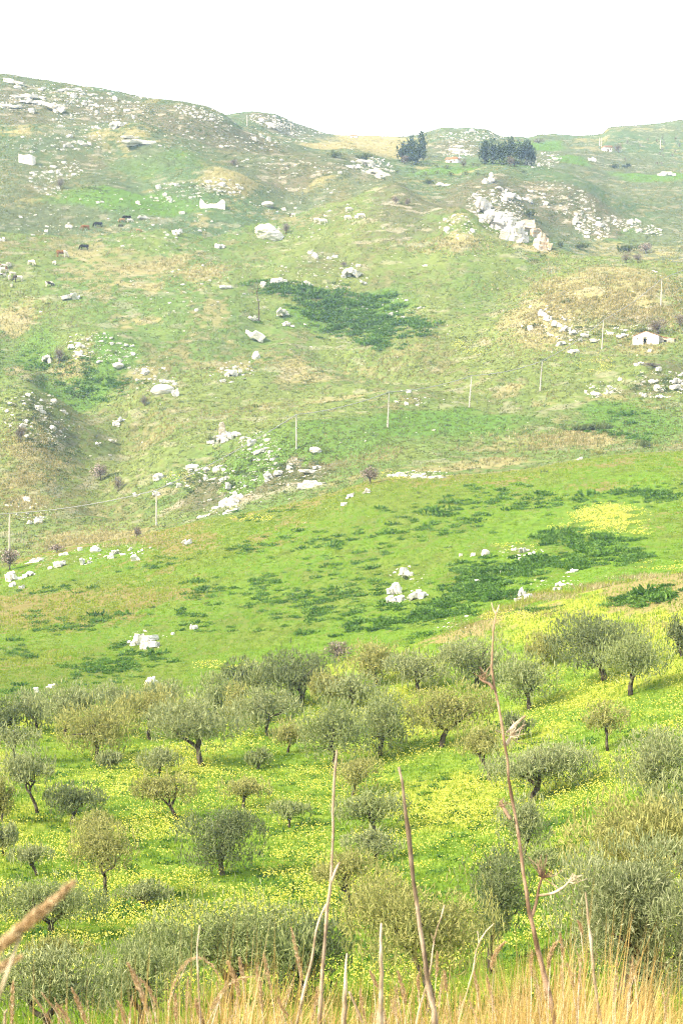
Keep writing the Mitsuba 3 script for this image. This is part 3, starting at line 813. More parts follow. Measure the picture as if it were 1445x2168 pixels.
# stones strewn about: the larger ones each its own, the crumbs as ground cover
SCATTER = [   # centre, radii, how many single stones, their size, how many crumbs, where
    (1050, 440, 70, 42, 16, 10, 230, -.5, 'on the rocky flank of the spur'),
    (1060, 470, 50, 26, 12, 11, 200, -.4, 'beside the broken wall of the cliff'),
    (1250, 480, 48, 26, 16, 11, 170, -.6, 'on the far side of the spur'),
    (1190, 420, 80, 36, 10, 8, 150, -.4, 'high on the back of the spur'),
    (1340, 478, 70, 14, 12, 10, 90, -.4, 'in the row across the far right valley'),
    (790, 352, 50, 22, 10, 10, 170, -.4, 'on the crag left of the pines'),
    (975, 318, 44, 16, 8, 8, 90, 0, 'behind the tiled house'),
    (1000, 288, 70, 10, 0, 7, 90, 0, ''), (1150, 340, 40, 16, 6, 9, 70, .3, 'right of the far pines'),
    (575, 258, 50, 14, 6, 8, 110, -.3, 'on the distant knoll'), (640, 275, 50, 14, 0, 7, 60, 0, ''),
    (90, 205, 120, 28, 14, 11, 170, .1, 'among the hilltop ledges'), (230, 215, 90, 22, 8, 9, 80, 0, 'along the left ridge'), (210, 250, 110, 25, 6, 8, 130, .2, 'below the left ridge'),
    (420, 240, 60, 14, 6, 8, 90, -.4, 'at the right end of the left ridge'), (400, 285, 110, 40, 6, 7, 70, 0, 'on the grey scrub slope'),
    (130, 300, 120, 22, 6, 9, 90, .1, 'near the white hut on the hill'), (130, 362, 50, 20, 9, 8, 70, 0, 'below the white hut on the hill'), (95, 390, 46, 26, 8, 8, 60, -.7, 'in the line below the hut'),
    (380, 405, 70, 22, 10, 9, 70, .2, 'left of the ruined wall'), (470, 395, 46, 20, 10, 9, 70, -.2, 'above the ruined wall'), (560, 300, 100, 20, 6, 9, 70, 0, 'above the bare bush'),
    (620, 350, 120, 18, 4, 8, 60, -.1, 'along the tan band on the hill'), (970, 480, 44, 26, 10, 10, 60, -.3, 'on the grassy bump before the cliff'),
    (680, 575, 100, 40, 10, 9, 60, -.2, 'above the green bush patch'), (790, 660, 100, 40, 8, 9, 40, 0, 'at the right of the bush patch'), (640, 450, 120, 60, 6, 8, 50, 0, 'round the largest boulder'),
    (230, 470, 220, 60, 8, 8, 80, 0, 'in the cow pasture'), (420, 620, 160, 60, 8, 9, 50, 0, 'in the middle pasture'), (215, 740, 80, 34, 14, 10, 110, -.2, 'on the tan knoll at left'),
    (320, 795, 60, 25, 6, 9, 40, -.2, 'round the large gully boulder'), (490, 785, 50, 22, 8, 10, 40, 0, 'round the egg-shaped boulder'),
    (80, 885, 90, 60, 20, 13, 150, -.6, 'on the layered slope at the left edge'), (60, 1080, 60, 24, 9, 14, 60, -.4, 'in the tan grass at far left'), (420, 1010, 90, 22, 14, 9, 90, .2, 'on the knoll under the cable'),
    (545, 950, 50, 36, 12, 10, 110, .2, 'below the ruined tower'), (600, 1000, 90, 28, 12, 10, 110, 0, 'on the knoll below the third pole'), (480, 1050, 60, 40, 8, 10, 60, .4, 'round the big ledge'),
    (870, 843, 42, 18, 9, 9, 20, 0, 'in the small ring near the fourth pole'), (890, 1005, 70, 8, 6, 8, 50, 0, 'along the rock line on the crest'), (1200, 695, 80, 32, 8, 9, 90, -.4, 'by the tumbled stone wall'),
    (1390, 815, 60, 36, 14, 11, 70, 0, 'below the white house'), (1275, 825, 40, 16, 6, 9, 30, 0, 'in the ring of stones right of the poles'), (1330, 700, 60, 14, 4, 8, 40, 0, 'behind the white house'), (1150, 640, 120, 40, 4, 8, 30, 0, 'in the tan reed field'),
    (190, 1175, 140, 22, 8, 10, 40, .2, 'in the row at the left crest'), (865, 1235, 50, 36, 6, 8, 26, 0, 'round the big outcrop on the green slope'), (1100, 1170, 50, 14, 6, 9, 26, 0, 'round the heap below the yellow patch'),
    (1180, 1238, 60, 16, 6, 8, 26, 0, 'behind the terrace edge'), (310, 1355, 50, 24, 4, 8, 20, 0, 'round the large left outcrop'), (960, 1320, 40, 20, 2, 8, 14, 0, 'by the dry bank above the olives'), (1350, 600, 80, 30, 0, 7, 20, 0, ''), (1000, 230, 0, 0, 0, 0, 0, 0, ''),
    (700, 700, 700, 420, 0, 6, 700, 0, ''), (420, 380, 420, 160, 0, 6, 400, 0, ''),
]
crumbs = []
rng = rng_of(77)
PROTO = [block(rng_of(k)) for k in range(14)]
for px, py, rx, ry, n, size, nc, roll, where in SCATTER:
    if rx == 0:
        continue
    n = int(round(n * .36)); nc = int(nc * (1.9 if rx < 300 else .8))
    tot = n + nc
    a, r = rng.random(tot) * 2 * np.pi, np.sqrt(rng.random(tot))
    ca, sa = math.cos(roll), -math.sin(roll)
    ex, ey = rx * r * np.cos(a), ry * r * np.sin(a)
    # the strata run along the slope: stones gather on a few lines
    if ry > 14 and rx < 300:
        ey = (np.round(ey / 8.5) * 8.5) * .6 + ey * .4 + rng.normal(size=tot) * 1.2
    qx, qy = px + ex * ca - ey * sa * .6, py + ex * sa * .6 + ey * ca
    P = ground_at(qx, qy)
    for k in range(tot):
        p, d = P[k], dist(P[k])
        if k < n:
            s = size * rng.uniform(.7, 1.5)
            rock(qx[k], qy[k], s, s * rng.uniform(.45, .8), f'small white rock {where}', 1, roll * .5, group=f'small white rocks {where}')
        else:
            m = rng.lognormal(-.6, .6) * min(size, 8) * .255 * d / F
            v, f = PROTO[rng.integers(len(PROTO))]
            v = turn(v * np.array([1.7, 1.1, .62]) * m * .8, rng.normal() * .8, 0, rng.normal() * .2) + p + np.array([0, 0, m * .12])
            crumbs.append((v, f))
put('loose_stones', join(crumbs), 'limestone')
tag('loose_stones', 'countless small white stones strewn over the dry hillside', 'stones', None, 'stuff')
# ---------------------------------------------------------------- trees
def limb(a, b, r0, r1, rng, n=5, sag=0.12):
    a, b = np.asarray(a, float), np.asarray(b, float)
    t = np.linspace(0, 1, n)[:, None]
    L = np.linalg.norm(b - a)
    mid = rng.normal(size=3) * L * sag * np.array([1, 1, .4])
    p = a + (b - a) * t + np.sin(t * np.pi) * mid
    return tube(p, np.linspace(r0, r1, n), 6)


def crown_points(rng, n, c, R, blobs, spread=.62, size=.42, lift=0.0):
    u = unit(rng.normal(size=(blobs, 3))) * (rng.random((blobs, 1)) ** .5) * spread
    u = u * rng.uniform(.8, 1.2, 3); u[:, 2] = u[:, 2] * .9 + lift
    s = size * rng.uniform(.55, 1.35, blobs)
    b = rng.choice(blobs, n, p=s ** 2 / (s ** 2).sum())
    o = unit(rng.normal(size=(n, 3))) * (rng.random((n, 1)) ** (1 / 4.0))
    P = (u[b] + o * s[b][:, None]) * R + c
    return P, o, u * R + c


TREE_NO = [0]


def tree(name, base, crown, R, leaf_bsdf, label, cat, n=2200, L=.34, W=.075, blobs=14, up=.75, trunk_r=.11, group=None, forks=3, dup=0, size=.42, spread=.62, seed=None, stray=.12):
    """A tree of a forked trunk with limbs into the clumps of its crown, and the crown's sprays of leaves."""
    TREE_NO[0] += 1
    rng = rng_of(5000 + TREE_NO[0] if seed is None else seed)
    key = number(name)
    base, crown, R = np.asarray(base, float), np.asarray(crown, float), np.asarray(R, float)
    P, o, hubs = crown_points(rng, n, crown, R, blobs, spread, size)
    m = rng.random(n) < stray
    P[m] = crown + unit(P[m] - crown) * R * rng.uniform(.9, 1.15, (m.sum(), 1))
    D = o * .7 + np.array([0, 0, up]) + rng.normal(size=(n, 3)) * .5
    lo = height(P[:, 0], P[:, 1]) + .08
    P[:, 2] = np.maximum(P[:, 2], lo)
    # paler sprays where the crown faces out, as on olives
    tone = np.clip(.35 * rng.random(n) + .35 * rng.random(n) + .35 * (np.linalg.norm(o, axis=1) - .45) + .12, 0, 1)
    D[m] += [0, 0, 1.2]
    mesh, uv = diamonds(P, D, L * rng.uniform(.6, 1.3, n) * np.where(m, 1.6, 1), W * rng.uniform(.7, 1.3, n), rng, tone, .08)
    ms = []
    bottom = crown - np.array([0, 0, R[2] * .55])
    fork = base + (bottom - base) * .62
    root = base - np.array([0, 0, .25])
    ms.append(limb(root, fork, trunk_r * 1.35, trunk_r * .85, rng, 6, .08))
    for k in range(min(forks, len(hubs))):
        h = hubs[k] * .75 + crown * .25
        mid = fork + (h - fork) * .5 + rng.normal(size=3) * R * .08
        ms.append(limb(fork, mid, trunk_r * .75, trunk_r * .5, rng, 4))
        ms.append(limb(mid, h, trunk_r * .5, trunk_r * .22, rng, 4))
        for q in range(2):
            t = hubs[(k * 2 + q + 3) % len(hubs)]
            ms.append(limb(mid, mid + (t - mid) * .8, trunk_r * .35, trunk_r * .12, rng, 4))
    put(f'{key}__trunk', join(ms), 'bark', smooth=True)
    put(f'{key}__crown', mesh, leaf_bsdf, uv=uv)
    return tag(key, label, cat, group)


def olive(cx, cy, w, h, bx, by, tone, label, dens=1.0, d=None, L=None):
    base = g1(bx, by) if d is None else None
    if d is None:
        d = float(dist(base))
    else:
        base = at(bx, by, d); base[2] = height(base[0], base[1])
    c = at(cx, cy, d)
    k = 1.28 if by < 1570 else 1.18
    rx, rz = k * w * d / F / 2, k * .87 * h * d / F / 2
    c = c + np.array([0, 0, rz * .10])
    R = np.array([rx, min(rx, rz * 1.3) * .95, rz])
    L = L or max(.15, d * .0029)
    n = int(dens * 19.0 * rx * rz / (L * L * .22) * .9)
    n = int(np.clip(n, 1200, 36000))
    bs = {'s': 'olive_leaf_silver', 'g': 'olive_leaf_green', 'y': 'olive_leaf_yellow', 'n': 'olive_leaf_near', 'd': 'olive_leaf_dark'}[tone]
    return tree('olive_tree', base, c, R, bs, label, 'olive tree', n=n, L=L, W=L * (.27 if d > 20 else .2), trunk_r=max(.08, min(.2, rx * .062)), blobs=int(16 + 11 * min(rx, 2.8)), up=.6, size=.34, spread=.80)


OLIVES = [
    (12, 1518, 74, 66, 8, 1552, 'd', 'dark olive tree cut by the left edge in the back row'),
    (74, 1500, 84, 76, 78, 1545, 's', 'grey olive tree second from the left in the back row'),
    (148, 1495, 112, 90, 138, 1560, 's', 'broad silvery olive tree left behind the big yellowish one'),
    (205, 1542, 142, 112, 206, 1608, 'y', 'large yellowish round olive tree with a thin trunk at left'),
    (243, 1482, 84, 62, 246, 1528, 's', 'greyish olive crown behind the large yellowish tree'),
    (316, 1506, 104, 92, 318, 1566, 'y', 'yellow-green olive tree left of the wide silvery one'),
    (352, 1468, 76, 50, 350, 1510, 's', 'low grey olive crown on the upper rim of the grove'),
    (412, 1535, 168, 118, 430, 1622, 's', 'wide silvery olive tree on two splayed stems'),
    (455, 1474, 92, 76, 458, 1520, 'g', 'small olive tree with open crown behind the wide silvery one'),
    (508, 1438, 62, 76, 508, 1492, 'd', 'narrow dark olive left of the pair on the upper rim'),
    (548, 1442, 74, 84, 548, 1494, 'g', 'rounded olive tree left of the tall dark one on the rim'),
    (641, 1430, 128, 112, 638, 1496, 'd', 'tall dark olive tree with a straight trunk on the upper rim'),
    (500, 1492, 58, 78, 503, 1540, 'y', 'slim yellowish olive right of the wide silvery tree'),
    (562, 1506, 112, 82, 567, 1558, 's', 'silvery olive tree in front of the tall dark one'),
    (694, 1453, 62, 64, 692, 1506, 'y', 'young thin-trunked olive right of the tall dark one'),
    (748, 1458, 112, 70, 745, 1504, 's', 'silver-grey olive crown above the big double olive'),
    (790, 1402, 108, 76, 802, 1450, 'y', 'olive tree with orange-tinged crown on the middle of the rim'),
    (880, 1420, 100, 76, 885, 1464, 's', 'grey olive tree on the rim right of the orange-tinged one'),
    (706, 1556, 124, 128, 712, 1626, 'g', 'left half of the big double olive in the middle of the grove'),
    (806, 1530, 130, 132, 806, 1600, 'g', 'right half of the big double olive in the middle of the grove'),
    (950, 1500, 152, 112, 936, 1582, 'y', 'olive tree with a dark forked trunk right of the big double olive'),
    (1010, 1398, 120, 100, 1010, 1455, 's', 'faint silvery olive tree behind the tall dry stalk'),
    (1116, 1440, 108, 92, 1122, 1502, 'g', 'olive tree with a slim leaning trunk right of the tall dry stalk'),
    (1152, 1370, 64, 54, 1150, 1408, 'y', 'small yellowish olive left of the big dark one'),
    (1264, 1362, 156, 116, 1277, 1440, 'd', 'big dark dense olive tree at upper right'),
    (1338, 1393, 118, 98, 1336, 1472, 'g', 'olive tree with a bare straight trunk in front of the big dark one'),
    (1282, 1520, 80, 66, 1288, 1588, 'y', 'small yellowish olive alone in the flowers at right'),
    (1022, 1575, 104, 78, 1030, 1654, 'y', 'small orange-tinged olive just left of the tall dry stalk'),
    (1095, 1532, 54, 44, 1092, 1568, 'd', 'tiny dark olive behind the dry umbel of the tall stalk'),
    (1142, 1622, 198, 122, 1130, 1696, 's', 'wide grey-green olive right of the tall dry stalk'),
    (1408, 1622, 176, 140, 1400, 1706, 's', 'hazy grey olive at the right edge above the big shrubby one'),
    (614, 1553, 72, 58, 609, 1594, 'y', 'small pale olive left of the big double olive'),
    (548, 1605, 48, 38, 550, 1628, 'g', 'tiny olive bush in the flowers left of the bare cane'),
    (338, 1612, 78, 50, 340, 1642, 's', 'low grey olive bush in the yellow flowers'),
    (232, 1608, 42, 30, 232, 1628, 's', 'very small olive bush below the large yellowish tree'),
    (54, 1632, 98, 106, 80, 1722, 's', 'silvery olive on a thin leaning trunk near the left edge'),
    (28, 1562, 92, 56, 30, 1612, 's', 'pale olive crown behind the thin leaning trunk at the left edge'),
    (160, 1698, 106, 78, 148, 1744, 'd', 'dark leaning olive tree left of the centre flowers'),
    (196, 1748, 74, 58, 186, 1786, 'y', 'faint yellowish olive just below the dark leaning one'),
    (348, 1672, 112, 76, 380, 1738, 'y', 'flat-crowned olive on a trunk leaning strongly left'),
    (516, 1672, 96, 56, 515, 1712, 'y', 'pale thin olive left of the bare cane'),
    (612, 1718, 80, 54, 612, 1752, 'g', 'small dark olive bush left of the bare cane'),
    (754, 1636, 92, 80, 744, 1686, 'y', 'bushy yellowish olive between the two tall canes'),
    (784, 1712, 132, 84, 790, 1764, 'g', 'rounded olive between the two tall canes, in the middle'),
    (462, 1780, 168, 120, 474, 1854, 'd', 'dark green olive with a V-shaped trunk left of the cane'),
    (221, 1800, 122, 112, 225, 1908, 'y', 'olive with an upright Y-shaped trunk in the left flowers'),
    (66, 1812, 80, 42, 75, 1854, 's', 'little flat olive with a banded trunk at left'),
    (106, 1912, 190, 112, 110, 1984, 'g', 'large grey-green olive behind the blurred plume at left'),
    (304, 1896, 98, 56, 305, 1926, 's', 'faint low olive right of the Y-shaped one'),
    (740, 1850, 122, 92, 737, 1940, 'y', 'orange-tinged olive just right of the forked cane'),
    (790, 1788, 108, 66, 800, 1824, 's', 'pale grey olive above the orange-tinged one by the cane'),
    (1112, 1742, 108, 112, 1110, 1828, 's', 'sparse grey olive right of the tall dry stalk, low down'),
    (1142, 1822, 92, 62, 1142, 1860, 'g', 'low olive bush under the sparse grey one'),
    (6, 1690, 40, 70, 4, 1740, 'y', 'yellowish olive cut by the left edge in mid grove'),
    (8, 1772, 46, 60, 6, 1812, 's', 'pale olive cut by the left edge below the yellowish one'),
    (1436, 1345, 40, 70, 1440, 1390, 'd', 'dark olive cut by the right edge at the top of the grove'),
    (130, 2008, 120, 60, 132, 2042, 'y', 'low yellowish olive under the large grey-green one at left'),
]
for o in OLIVES:
    olive(*o)
# the near ones, just below the viewer
olive(480, 2000, 300, 230, 490, 2120, 'g', 'big near olive in the bottom middle, left of the cane', 1.0, 42, .16)
olive(640, 2020, 170, 190, 640, 2120, 'd', 'dark near olive right behind the foot of the straight cane', 1.0, 44, .16)
olive(890, 1960, 270, 230, 905, 2090, 'y', 'big near olive in the bottom middle, right of the brown cane', 1.0, 40, .15)
olive(1045, 1890, 140, 180, 1040, 2030, 'd', 'dark grey near olive behind the foot of the tall dry stalk', 1.0, 50, .16)
olive(100, 2090, 260, 150, 100, 2168, 's', 'silvery near olive across the bottom left corner', 1.0, 33, .13)
olive(300, 2080, 220, 150, 300, 2160, 'g', 'greener near olive between the bottom left corner and the bent plume', 1.0, 35, .13)
olive(1455, 1740, 150, 190, 1450, 1900, 's', 'tall grey near olive cut by the right edge above the yellow-green one', 1.0, 34, .13)
olive(1350, 1800, 260, 225, 1340, 2000, 'y', 'near yellow-green olive at right, its crown against the flowers', 1.1, 27, .12)
olive(1365, 1950, 330, 300, 1360, 2150, 'n', 'nearest olive tree at the lower right with clear narrow leaves', 1.6, 15, .062)


def small_at(px, py, w, h):
    p = g1(px, py + h / 2); d = float(dist(p))
    return p, p + np.array([0, 0, h * d / F * .5]), np.array([w, w * .8, h]) * d / F / 2


def shrub(px, py, w, h, label, bs='shrub_leaf', name='shrub', cat='bush', n=420, group=None, trunk=.05, k=.09):
    p, c, R = small_at(px, py, w, h)
    m = max(R[0], R[2])
    return tree(name, p, c, R, bs, label, cat, n=n, L=m * .24, W=m * k, blobs=8, trunk_r=max(.03, trunk * m), up=.6, forks=2, group=group)


def bare(px, py, w, h, label, blossom=0, cat='tree', name='bare_tree', n=520, seed=None):
    """A leafless shrub or almond tree: forking twigs, some with pink blossom."""
    TREE_NO[0] += 1
    rng = rng_of(7000 + TREE_NO[0])
    p, c, R = small_at(px, py, w, h)
    key = number(name)
    P, o, hubs = crown_points(rng, n, c, R, 12, .55, .5)
    out = unit(P - (p + np.array([0, 0, R[2] * .5])))
    mesh, uv = diamonds(P, out + rng.normal(size=P.shape) * .25, R[2] * rng.uniform(.3, .7, n), max(.06, R[0] * .028), rng)
    ms = [limb(p - [0, 0, .2], p + (c - p) * .5, R[0] * .07, R[0] * .05, rng)]
    for h in hubs:
        ms.append(limb(p + (c - p) * .5, h, R[0] * .04, R[0] * .016, rng, 4, .1))
    put(f'{key}__trunk', join(ms), 'bark', smooth=True)
    put(f'{key}__twigs', mesh, 'twig_grey', uv=uv)
    if blossom:
        nb = int(blossom)
        P, o, _ = crown_points(rng, nb, c + [0, 0, R[2] * .1], R, 14, .6, .42)
        m2, uv2 = diamonds(P, rng.normal(size=P.shape), R[0] * .13, R[0] * .085, rng)
        put(f'{key}__blossom', m2, 'petal_pink', uv=uv2)
    return tag(key, label, cat)


bare(22, 1182, 56, 50, 'pink blossoming almond tree at the left edge under the first pole', 330, name='almond_tree', cat='almond tree')
bare(212, 996, 46, 42, 'pinkish almond tree standing in the left hollow', 230, name='almond_tree', cat='almond tree')
bare(250, 1023, 30, 34, 'small dark almond tree right below the pinkish one in the hollow', 50, name='almond_tree', cat='almond tree')
bare(782, 1003, 54, 42, 'grey-pink almond bush on the crest in the middle', 140, name='almond_tree', cat='almond tree')
bare(716, 1378, 84, 46, 'grey-pink almond thicket at the upper rim of the grove', 90, name='almond_tree', cat='almond tree')
bare(120, 1160, 40, 20, 'low pinkish bush right of the almond tree at far left', 120, name='almond_tree', cat='almond tree')
bare(290, 1125, 20, 26, 'thin bare tree between the two left poles', 0)
bare(125, 752, 34, 40, 'dark bare tree beside the tan knoll at left', 0)
bare(45, 915, 34, 40, 'bare grey tree on the layered slope at the left edge', 0)
bare(306, 848, 26, 26, 'grey bare bush in the gully below the large boulder', 0)
bare(127, 386, 20, 28, 'bare dark tree below the white hut on the hill', 0)
bare(605, 480, 24, 28, 'grey bare bush leaning on the largest boulder', 0, cat='bush', name='bare_bush')
bare(727, 558, 22, 14, 'grey bare bush on top of the bright tilted boulder', 0, cat='bush', name='bare_bush')
bare(837, 422, 22, 22, 'pinkish almond tree on the right shoulder of the hill', 90, name='almond_tree', cat='almond tree')
bare(862, 427, 16, 18, 'bare twin beside the almond tree on the shoulder of the hill', 0)
bare(494, 342, 34, 14, 'pinkish bare bush high on the hill', 40, cat='bush', name='bare_bush')
bare(1392, 690, 60, 34, 'grey bare tree behind the roof of the white house', 0)
bare(1438, 678, 30, 30, 'second grey bare tree at the right edge behind the house', 0)
bare(1366, 524, 36, 26, 'pale pink almond tree in the thicket at far right', 200, name='almond_tree', cat='almond tree')
bare(1325, 545, 26, 22, 'small bare tree in front of the far right thicket', 0)
bare(1350, 545, 26, 22, 'second small bare tree in front of the far right thicket', 0)
bare(1308, 313, 30, 18, 'purplish bare trees right of the far white hut', 0)
bare(1385, 772, 60, 14, 'purplish bramble on the ledge below the white house', 0, cat='bush', name='bare_bush')
bare(1082, 340, 20, 26, 'purplish bare tree before the far pine group', 0)
bare(980, 344, 18, 22, 'purplish bare tree right of the tiled house', 0)
bare(1140, 298, 40, 10, 'purplish bare hedge under the far white crag', 0, cat='bush', name='bare_bush')
bare(856, 335, 24, 24, 'purplish bare tree at the foot of the left pines', 0)
# leafy shrubs
shrub(440, 926, 34, 26, 'round grey-green shrub at the left of the ruined tower', 'olive_leaf_green')
shrub(858, 1222, 22, 13, 'small dark shrub between the blocks of the big outcrop', 'shrub_leaf')
shrub(1365, 940, 42, 18, 'dark shrub in the dry grass on the right crest')
shrub(1270, 956, 40, 12, 'brownish low shrub left of the dark one on the crest', 'olive_leaf_yellow')
shrub(1240, 905, 90, 10, 'long dark low bush in the right field', 'shrub_leaf', n=600)
shrub(908, 383, 26, 11, 'dark shrub on the edge below the far olive terrace')
shrub(1300, 352, 20, 9, 'round dark bush in the far right field', 'pine_needle')
shrub(1326, 351, 20, 11, 'second round dark bush in the far right field', 'pine_needle')
shrub(710, 327, 36, 14, 'green domed bush in the pale saddle field')
shrub(775, 332, 44, 18, 'large green domed bush above the crag left of the pines')
shrub(1330, 525, 46, 18, 'dark thicket at far right below the pink almond')
shrub(1225, 520, 36, 14, 'dark bush below the end of the cliff')
shrub(1185, 514, 26, 18, 'dark bush right at the foot of the tan cliff')
shrub(1120, 450, 36, 20, 'dark green bush in the hollow above the cliff')
shrub(1106, 362, 14, 8, 'little dark bush below the far white hut')
shrub(1360, 700, 46, 8, 'green shrub on the bank behind the white house')
for k, (x, y) in enumerate([(870, 345), (890, 347), (905, 346), (925, 350), (945, 352), (1000, 347), (1012, 349), (840, 362), (875, 364), (900, 366), (925, 364), (955, 366), (985, 364), (1010, 366), (1025, 368)]):
    shrub(x, y, 17, 10, 'small round olive on the far terrace under the pines', 'olive_leaf_dark', 'olive_tree', 'olive tree', 160, 'far olives on the terrace', k=.14)
rng = rng_of(31)
for k in range(16):
    x, y = rng.uniform(1320, 1440), rng.uniform(288, 345)
    bare(x, y, 11, 11, 'tiny bare tree in the far right fields', 0, n=90)
    labels[[k for k in labels if k.startswith('bare_tree')][-1]]['group'] = 'tiny far bare trees'


def pine(px, py, w, h, label, tall=1.0):
    p = g1(px, py + h / 2); d = float(dist(p)); s = d / F
    c = p + np.array([0, 0, h * s * .6]); R = np.array([w, w, h * 1.12]) * s / 2
    return tree('pine_tree', p, c, R, 'pine_needle', label, 'pine tree', n=800, L=1.6, W=.75, blobs=16, up=.5, trunk_r=.3, forks=3, size=.4, spread=.7)


for x, y, w, h, l in [(868, 318, 30, 44, 'tallest rounded pine of the left group'), (893, 310, 24, 46, 'right pine of the left group, standing highest'), (884, 328, 30, 34, 'broad pine low in the middle of the left group'), (850, 326, 22, 34, 'left outer pine of the left group'), (872, 336, 26, 22, 'low pine at the foot of the left group'),
                      (1024, 328, 24, 40, 'leftmost pine of the right group'), (1044, 325, 28, 44, 'second pine from the left of the right group'), (1062, 330, 24, 36, 'third pine from the left of the right group'), (1077, 323, 28, 48, 'tallest pointed pine in the right group'), (1098, 327, 24, 40, 'pine right of the tallest in the right group'), (1115, 327, 26, 42, 'second pine from the right in the right group'), (1124, 332, 20, 34, 'rightmost pine of the right group')]:
    pine(x, y, w, h, l)
shrub(1088, 340, 40, 22, 'round green tree crown in front of the right pines', 'shrub_leaf', 'round_tree', 'tree', 500)

# the dead trunk standing on the slope
p = g1(548, 682); d = dist(p)
q = [p - [0, 0, .3], at(548, 650, d), at(544, 622, d), at(546, 603, d)]
k = number('dead_tree'); put(f'{k}__trunk', tube(curve(q, 9), np.linspace(.28, .12, 9), 6), 'timber', smooth=True)
br = [limb(at(544, 622, d), at(538, 606, d), .12, .06, rng_of(1)), limb(at(545, 612, d), at(560, 596, d), .12, .05, rng_of(2)), limb(at(560, 596, d), at(585, 590, d), .08, .04, rng_of(3))]
put(f'{k}__branch', join(br), 'timber', smooth=True)
tag(k, 'tall thin dead trunk at the left of the green bush patch', 'dead tree')

# ---------------------------------------------------------------- power line
def pole(tx, ty, by, label, group=None, bx=None, thick=.17, dd=None):
    bx = tx if bx is None else bx
    p = g1(bx, by); d = float(dist(p)) if dd is None else dd
    if dd is not None:
        p = at(bx, by, d); p[2] = min(p[2], height(p[0], p[1]))
    top = at(tx, ty, d)
    k = number('power_pole')
    put(f'{k}__shaft', tube(np.array([p - [0, 0, 1.2], (p + top) / 2, top]), [thick * 1.35, thick * 1.1, thick * .85], 10), 'concrete', smooth=40)
    ins = trimesh.creation.cylinder(.09, .32, sections=8); v = np.asarray(ins.vertices) + top + [.0, 0, .16]
    put(f'{k}__insulator', (v, np.asarray(ins.faces)), 'porcelain', smooth=40)
    tag(k, label, 'power pole', group)
    return top + [0, 0, .3]


tops = [pole(20, 1090, 1160, 'pole at the left edge above the pink almond tree', dd=398),
        pole(331, 1040, 1120, 'second pole from the left, with a white rock behind its top', dd=398),
        pole(627, 880, 950, 'third pole, beside a rounded boulder on the knoll'),
        pole(823, 832, 905, 'fourth pole from the left, in the middle field', bx=820),
        pole(998, 797, 863, 'fifth pole, leaning slightly, in the middle field', bx=992),
        pole(1147, 766, 828, 'sixth pole from the left, leaning right', bx=1142),
        pole(1277, 679, 738, 'seventh pole, at the end of the tumbled wall', bx=1273),
        pole(1400, 592, 650, 'eighth pole, above the white house', bx=1398)]
left = at(-120, 1080, 395); right = at(1560, 515, 620)
chain = [left] + tops + [right]
for k in range(len(chain) - 1):
    a, b = chain[k], chain[k + 1]
    t = np.linspace(0, 1, 15)[:, None]
    pts = a + (b - a) * t; pts[:, 2] -= (4 * t * (1 - t))[:, 0] * (.9 if 0 < k < len(chain) - 2 else .6)
    key = number('power_cable')
    put(key, tube(pts, .10, 5), 'wire', smooth=True)
    names = ['left edge', 'first pole', 'second pole', 'third pole', 'fourth pole', 'fifth pole', 'sixth pole', 'seventh pole', 'eighth pole', 'right edge']
    tag(key, f'thin overhead cable sagging from the {names[k]} to the {names[k + 1]}', 'cable')
for x, y0, y1, l in [(523, 243, 266, 'white pole on the distant knoll left of the saddle'), (616, 260, 276, 'short far pole right of the distant knoll'), (972, 314, 334, 'far white pole beside the tiled house'), (1268, 291, 308, 'left pole of the far pair at upper right'), (1272, 291, 310, 'right pole of the far pair at upper right'), (1397, 294, 314, 'lone far pole at upper right')]:
    pole(x, y0, y1, l, thick=.28)


# ---------------------------------------------------------------- houses and ruins
def frame_of(px, py, yaw=0.0):
    p = g1(px, py); d = float(dist(p)); a = math.atan2(p[0], p[1])
    X = np.array([math.cos(a + yaw), -math.sin(a + yaw), 0]); Y = np.array([math.sin(a + yaw), math.cos(a + yaw), 0])
    return p, d / F, X, Y


def boxes(p, X, Y, lst):
    ms = []
    for x0, x1, y0, y1, z0, z1 in lst:
        b = trimesh.creation.box(bounds=[[x0, y0, z0], [x1, y1, z1]])
        v = np.asarray(b.vertices)
        ms.append((p + v[:, :1] * X + v[:, 1:2] * Y + v[:, 2:] * [0, 0, 1], np.asarray(b.faces)))
    return join(ms)


def solid(p, X, Y, m):
    if hasattr(m, 'to_mesh'):
        q = m.to_mesh(); v, f = np.asarray(q.vert_properties[:, :3], float), np.asarray(q.tri_verts)
    else:
        v, f = m
    v = np.asarray(v, float)
    return p + v[:, :1] * X + v[:, 1:2] * Y + v[:, 2:] * [0, 0, 1], f


MF, CS = manifold3d.Manifold, manifold3d.CrossSection


def prism(pts, y0, y1):
    """Outline in x, z pulled along y."""
    return MF.extrude(CS([np.array(pts, float)], manifold3d.FillRule.EvenOdd), y1 - y0).rotate([90, 0, 0]).translate([0, y1, 0])


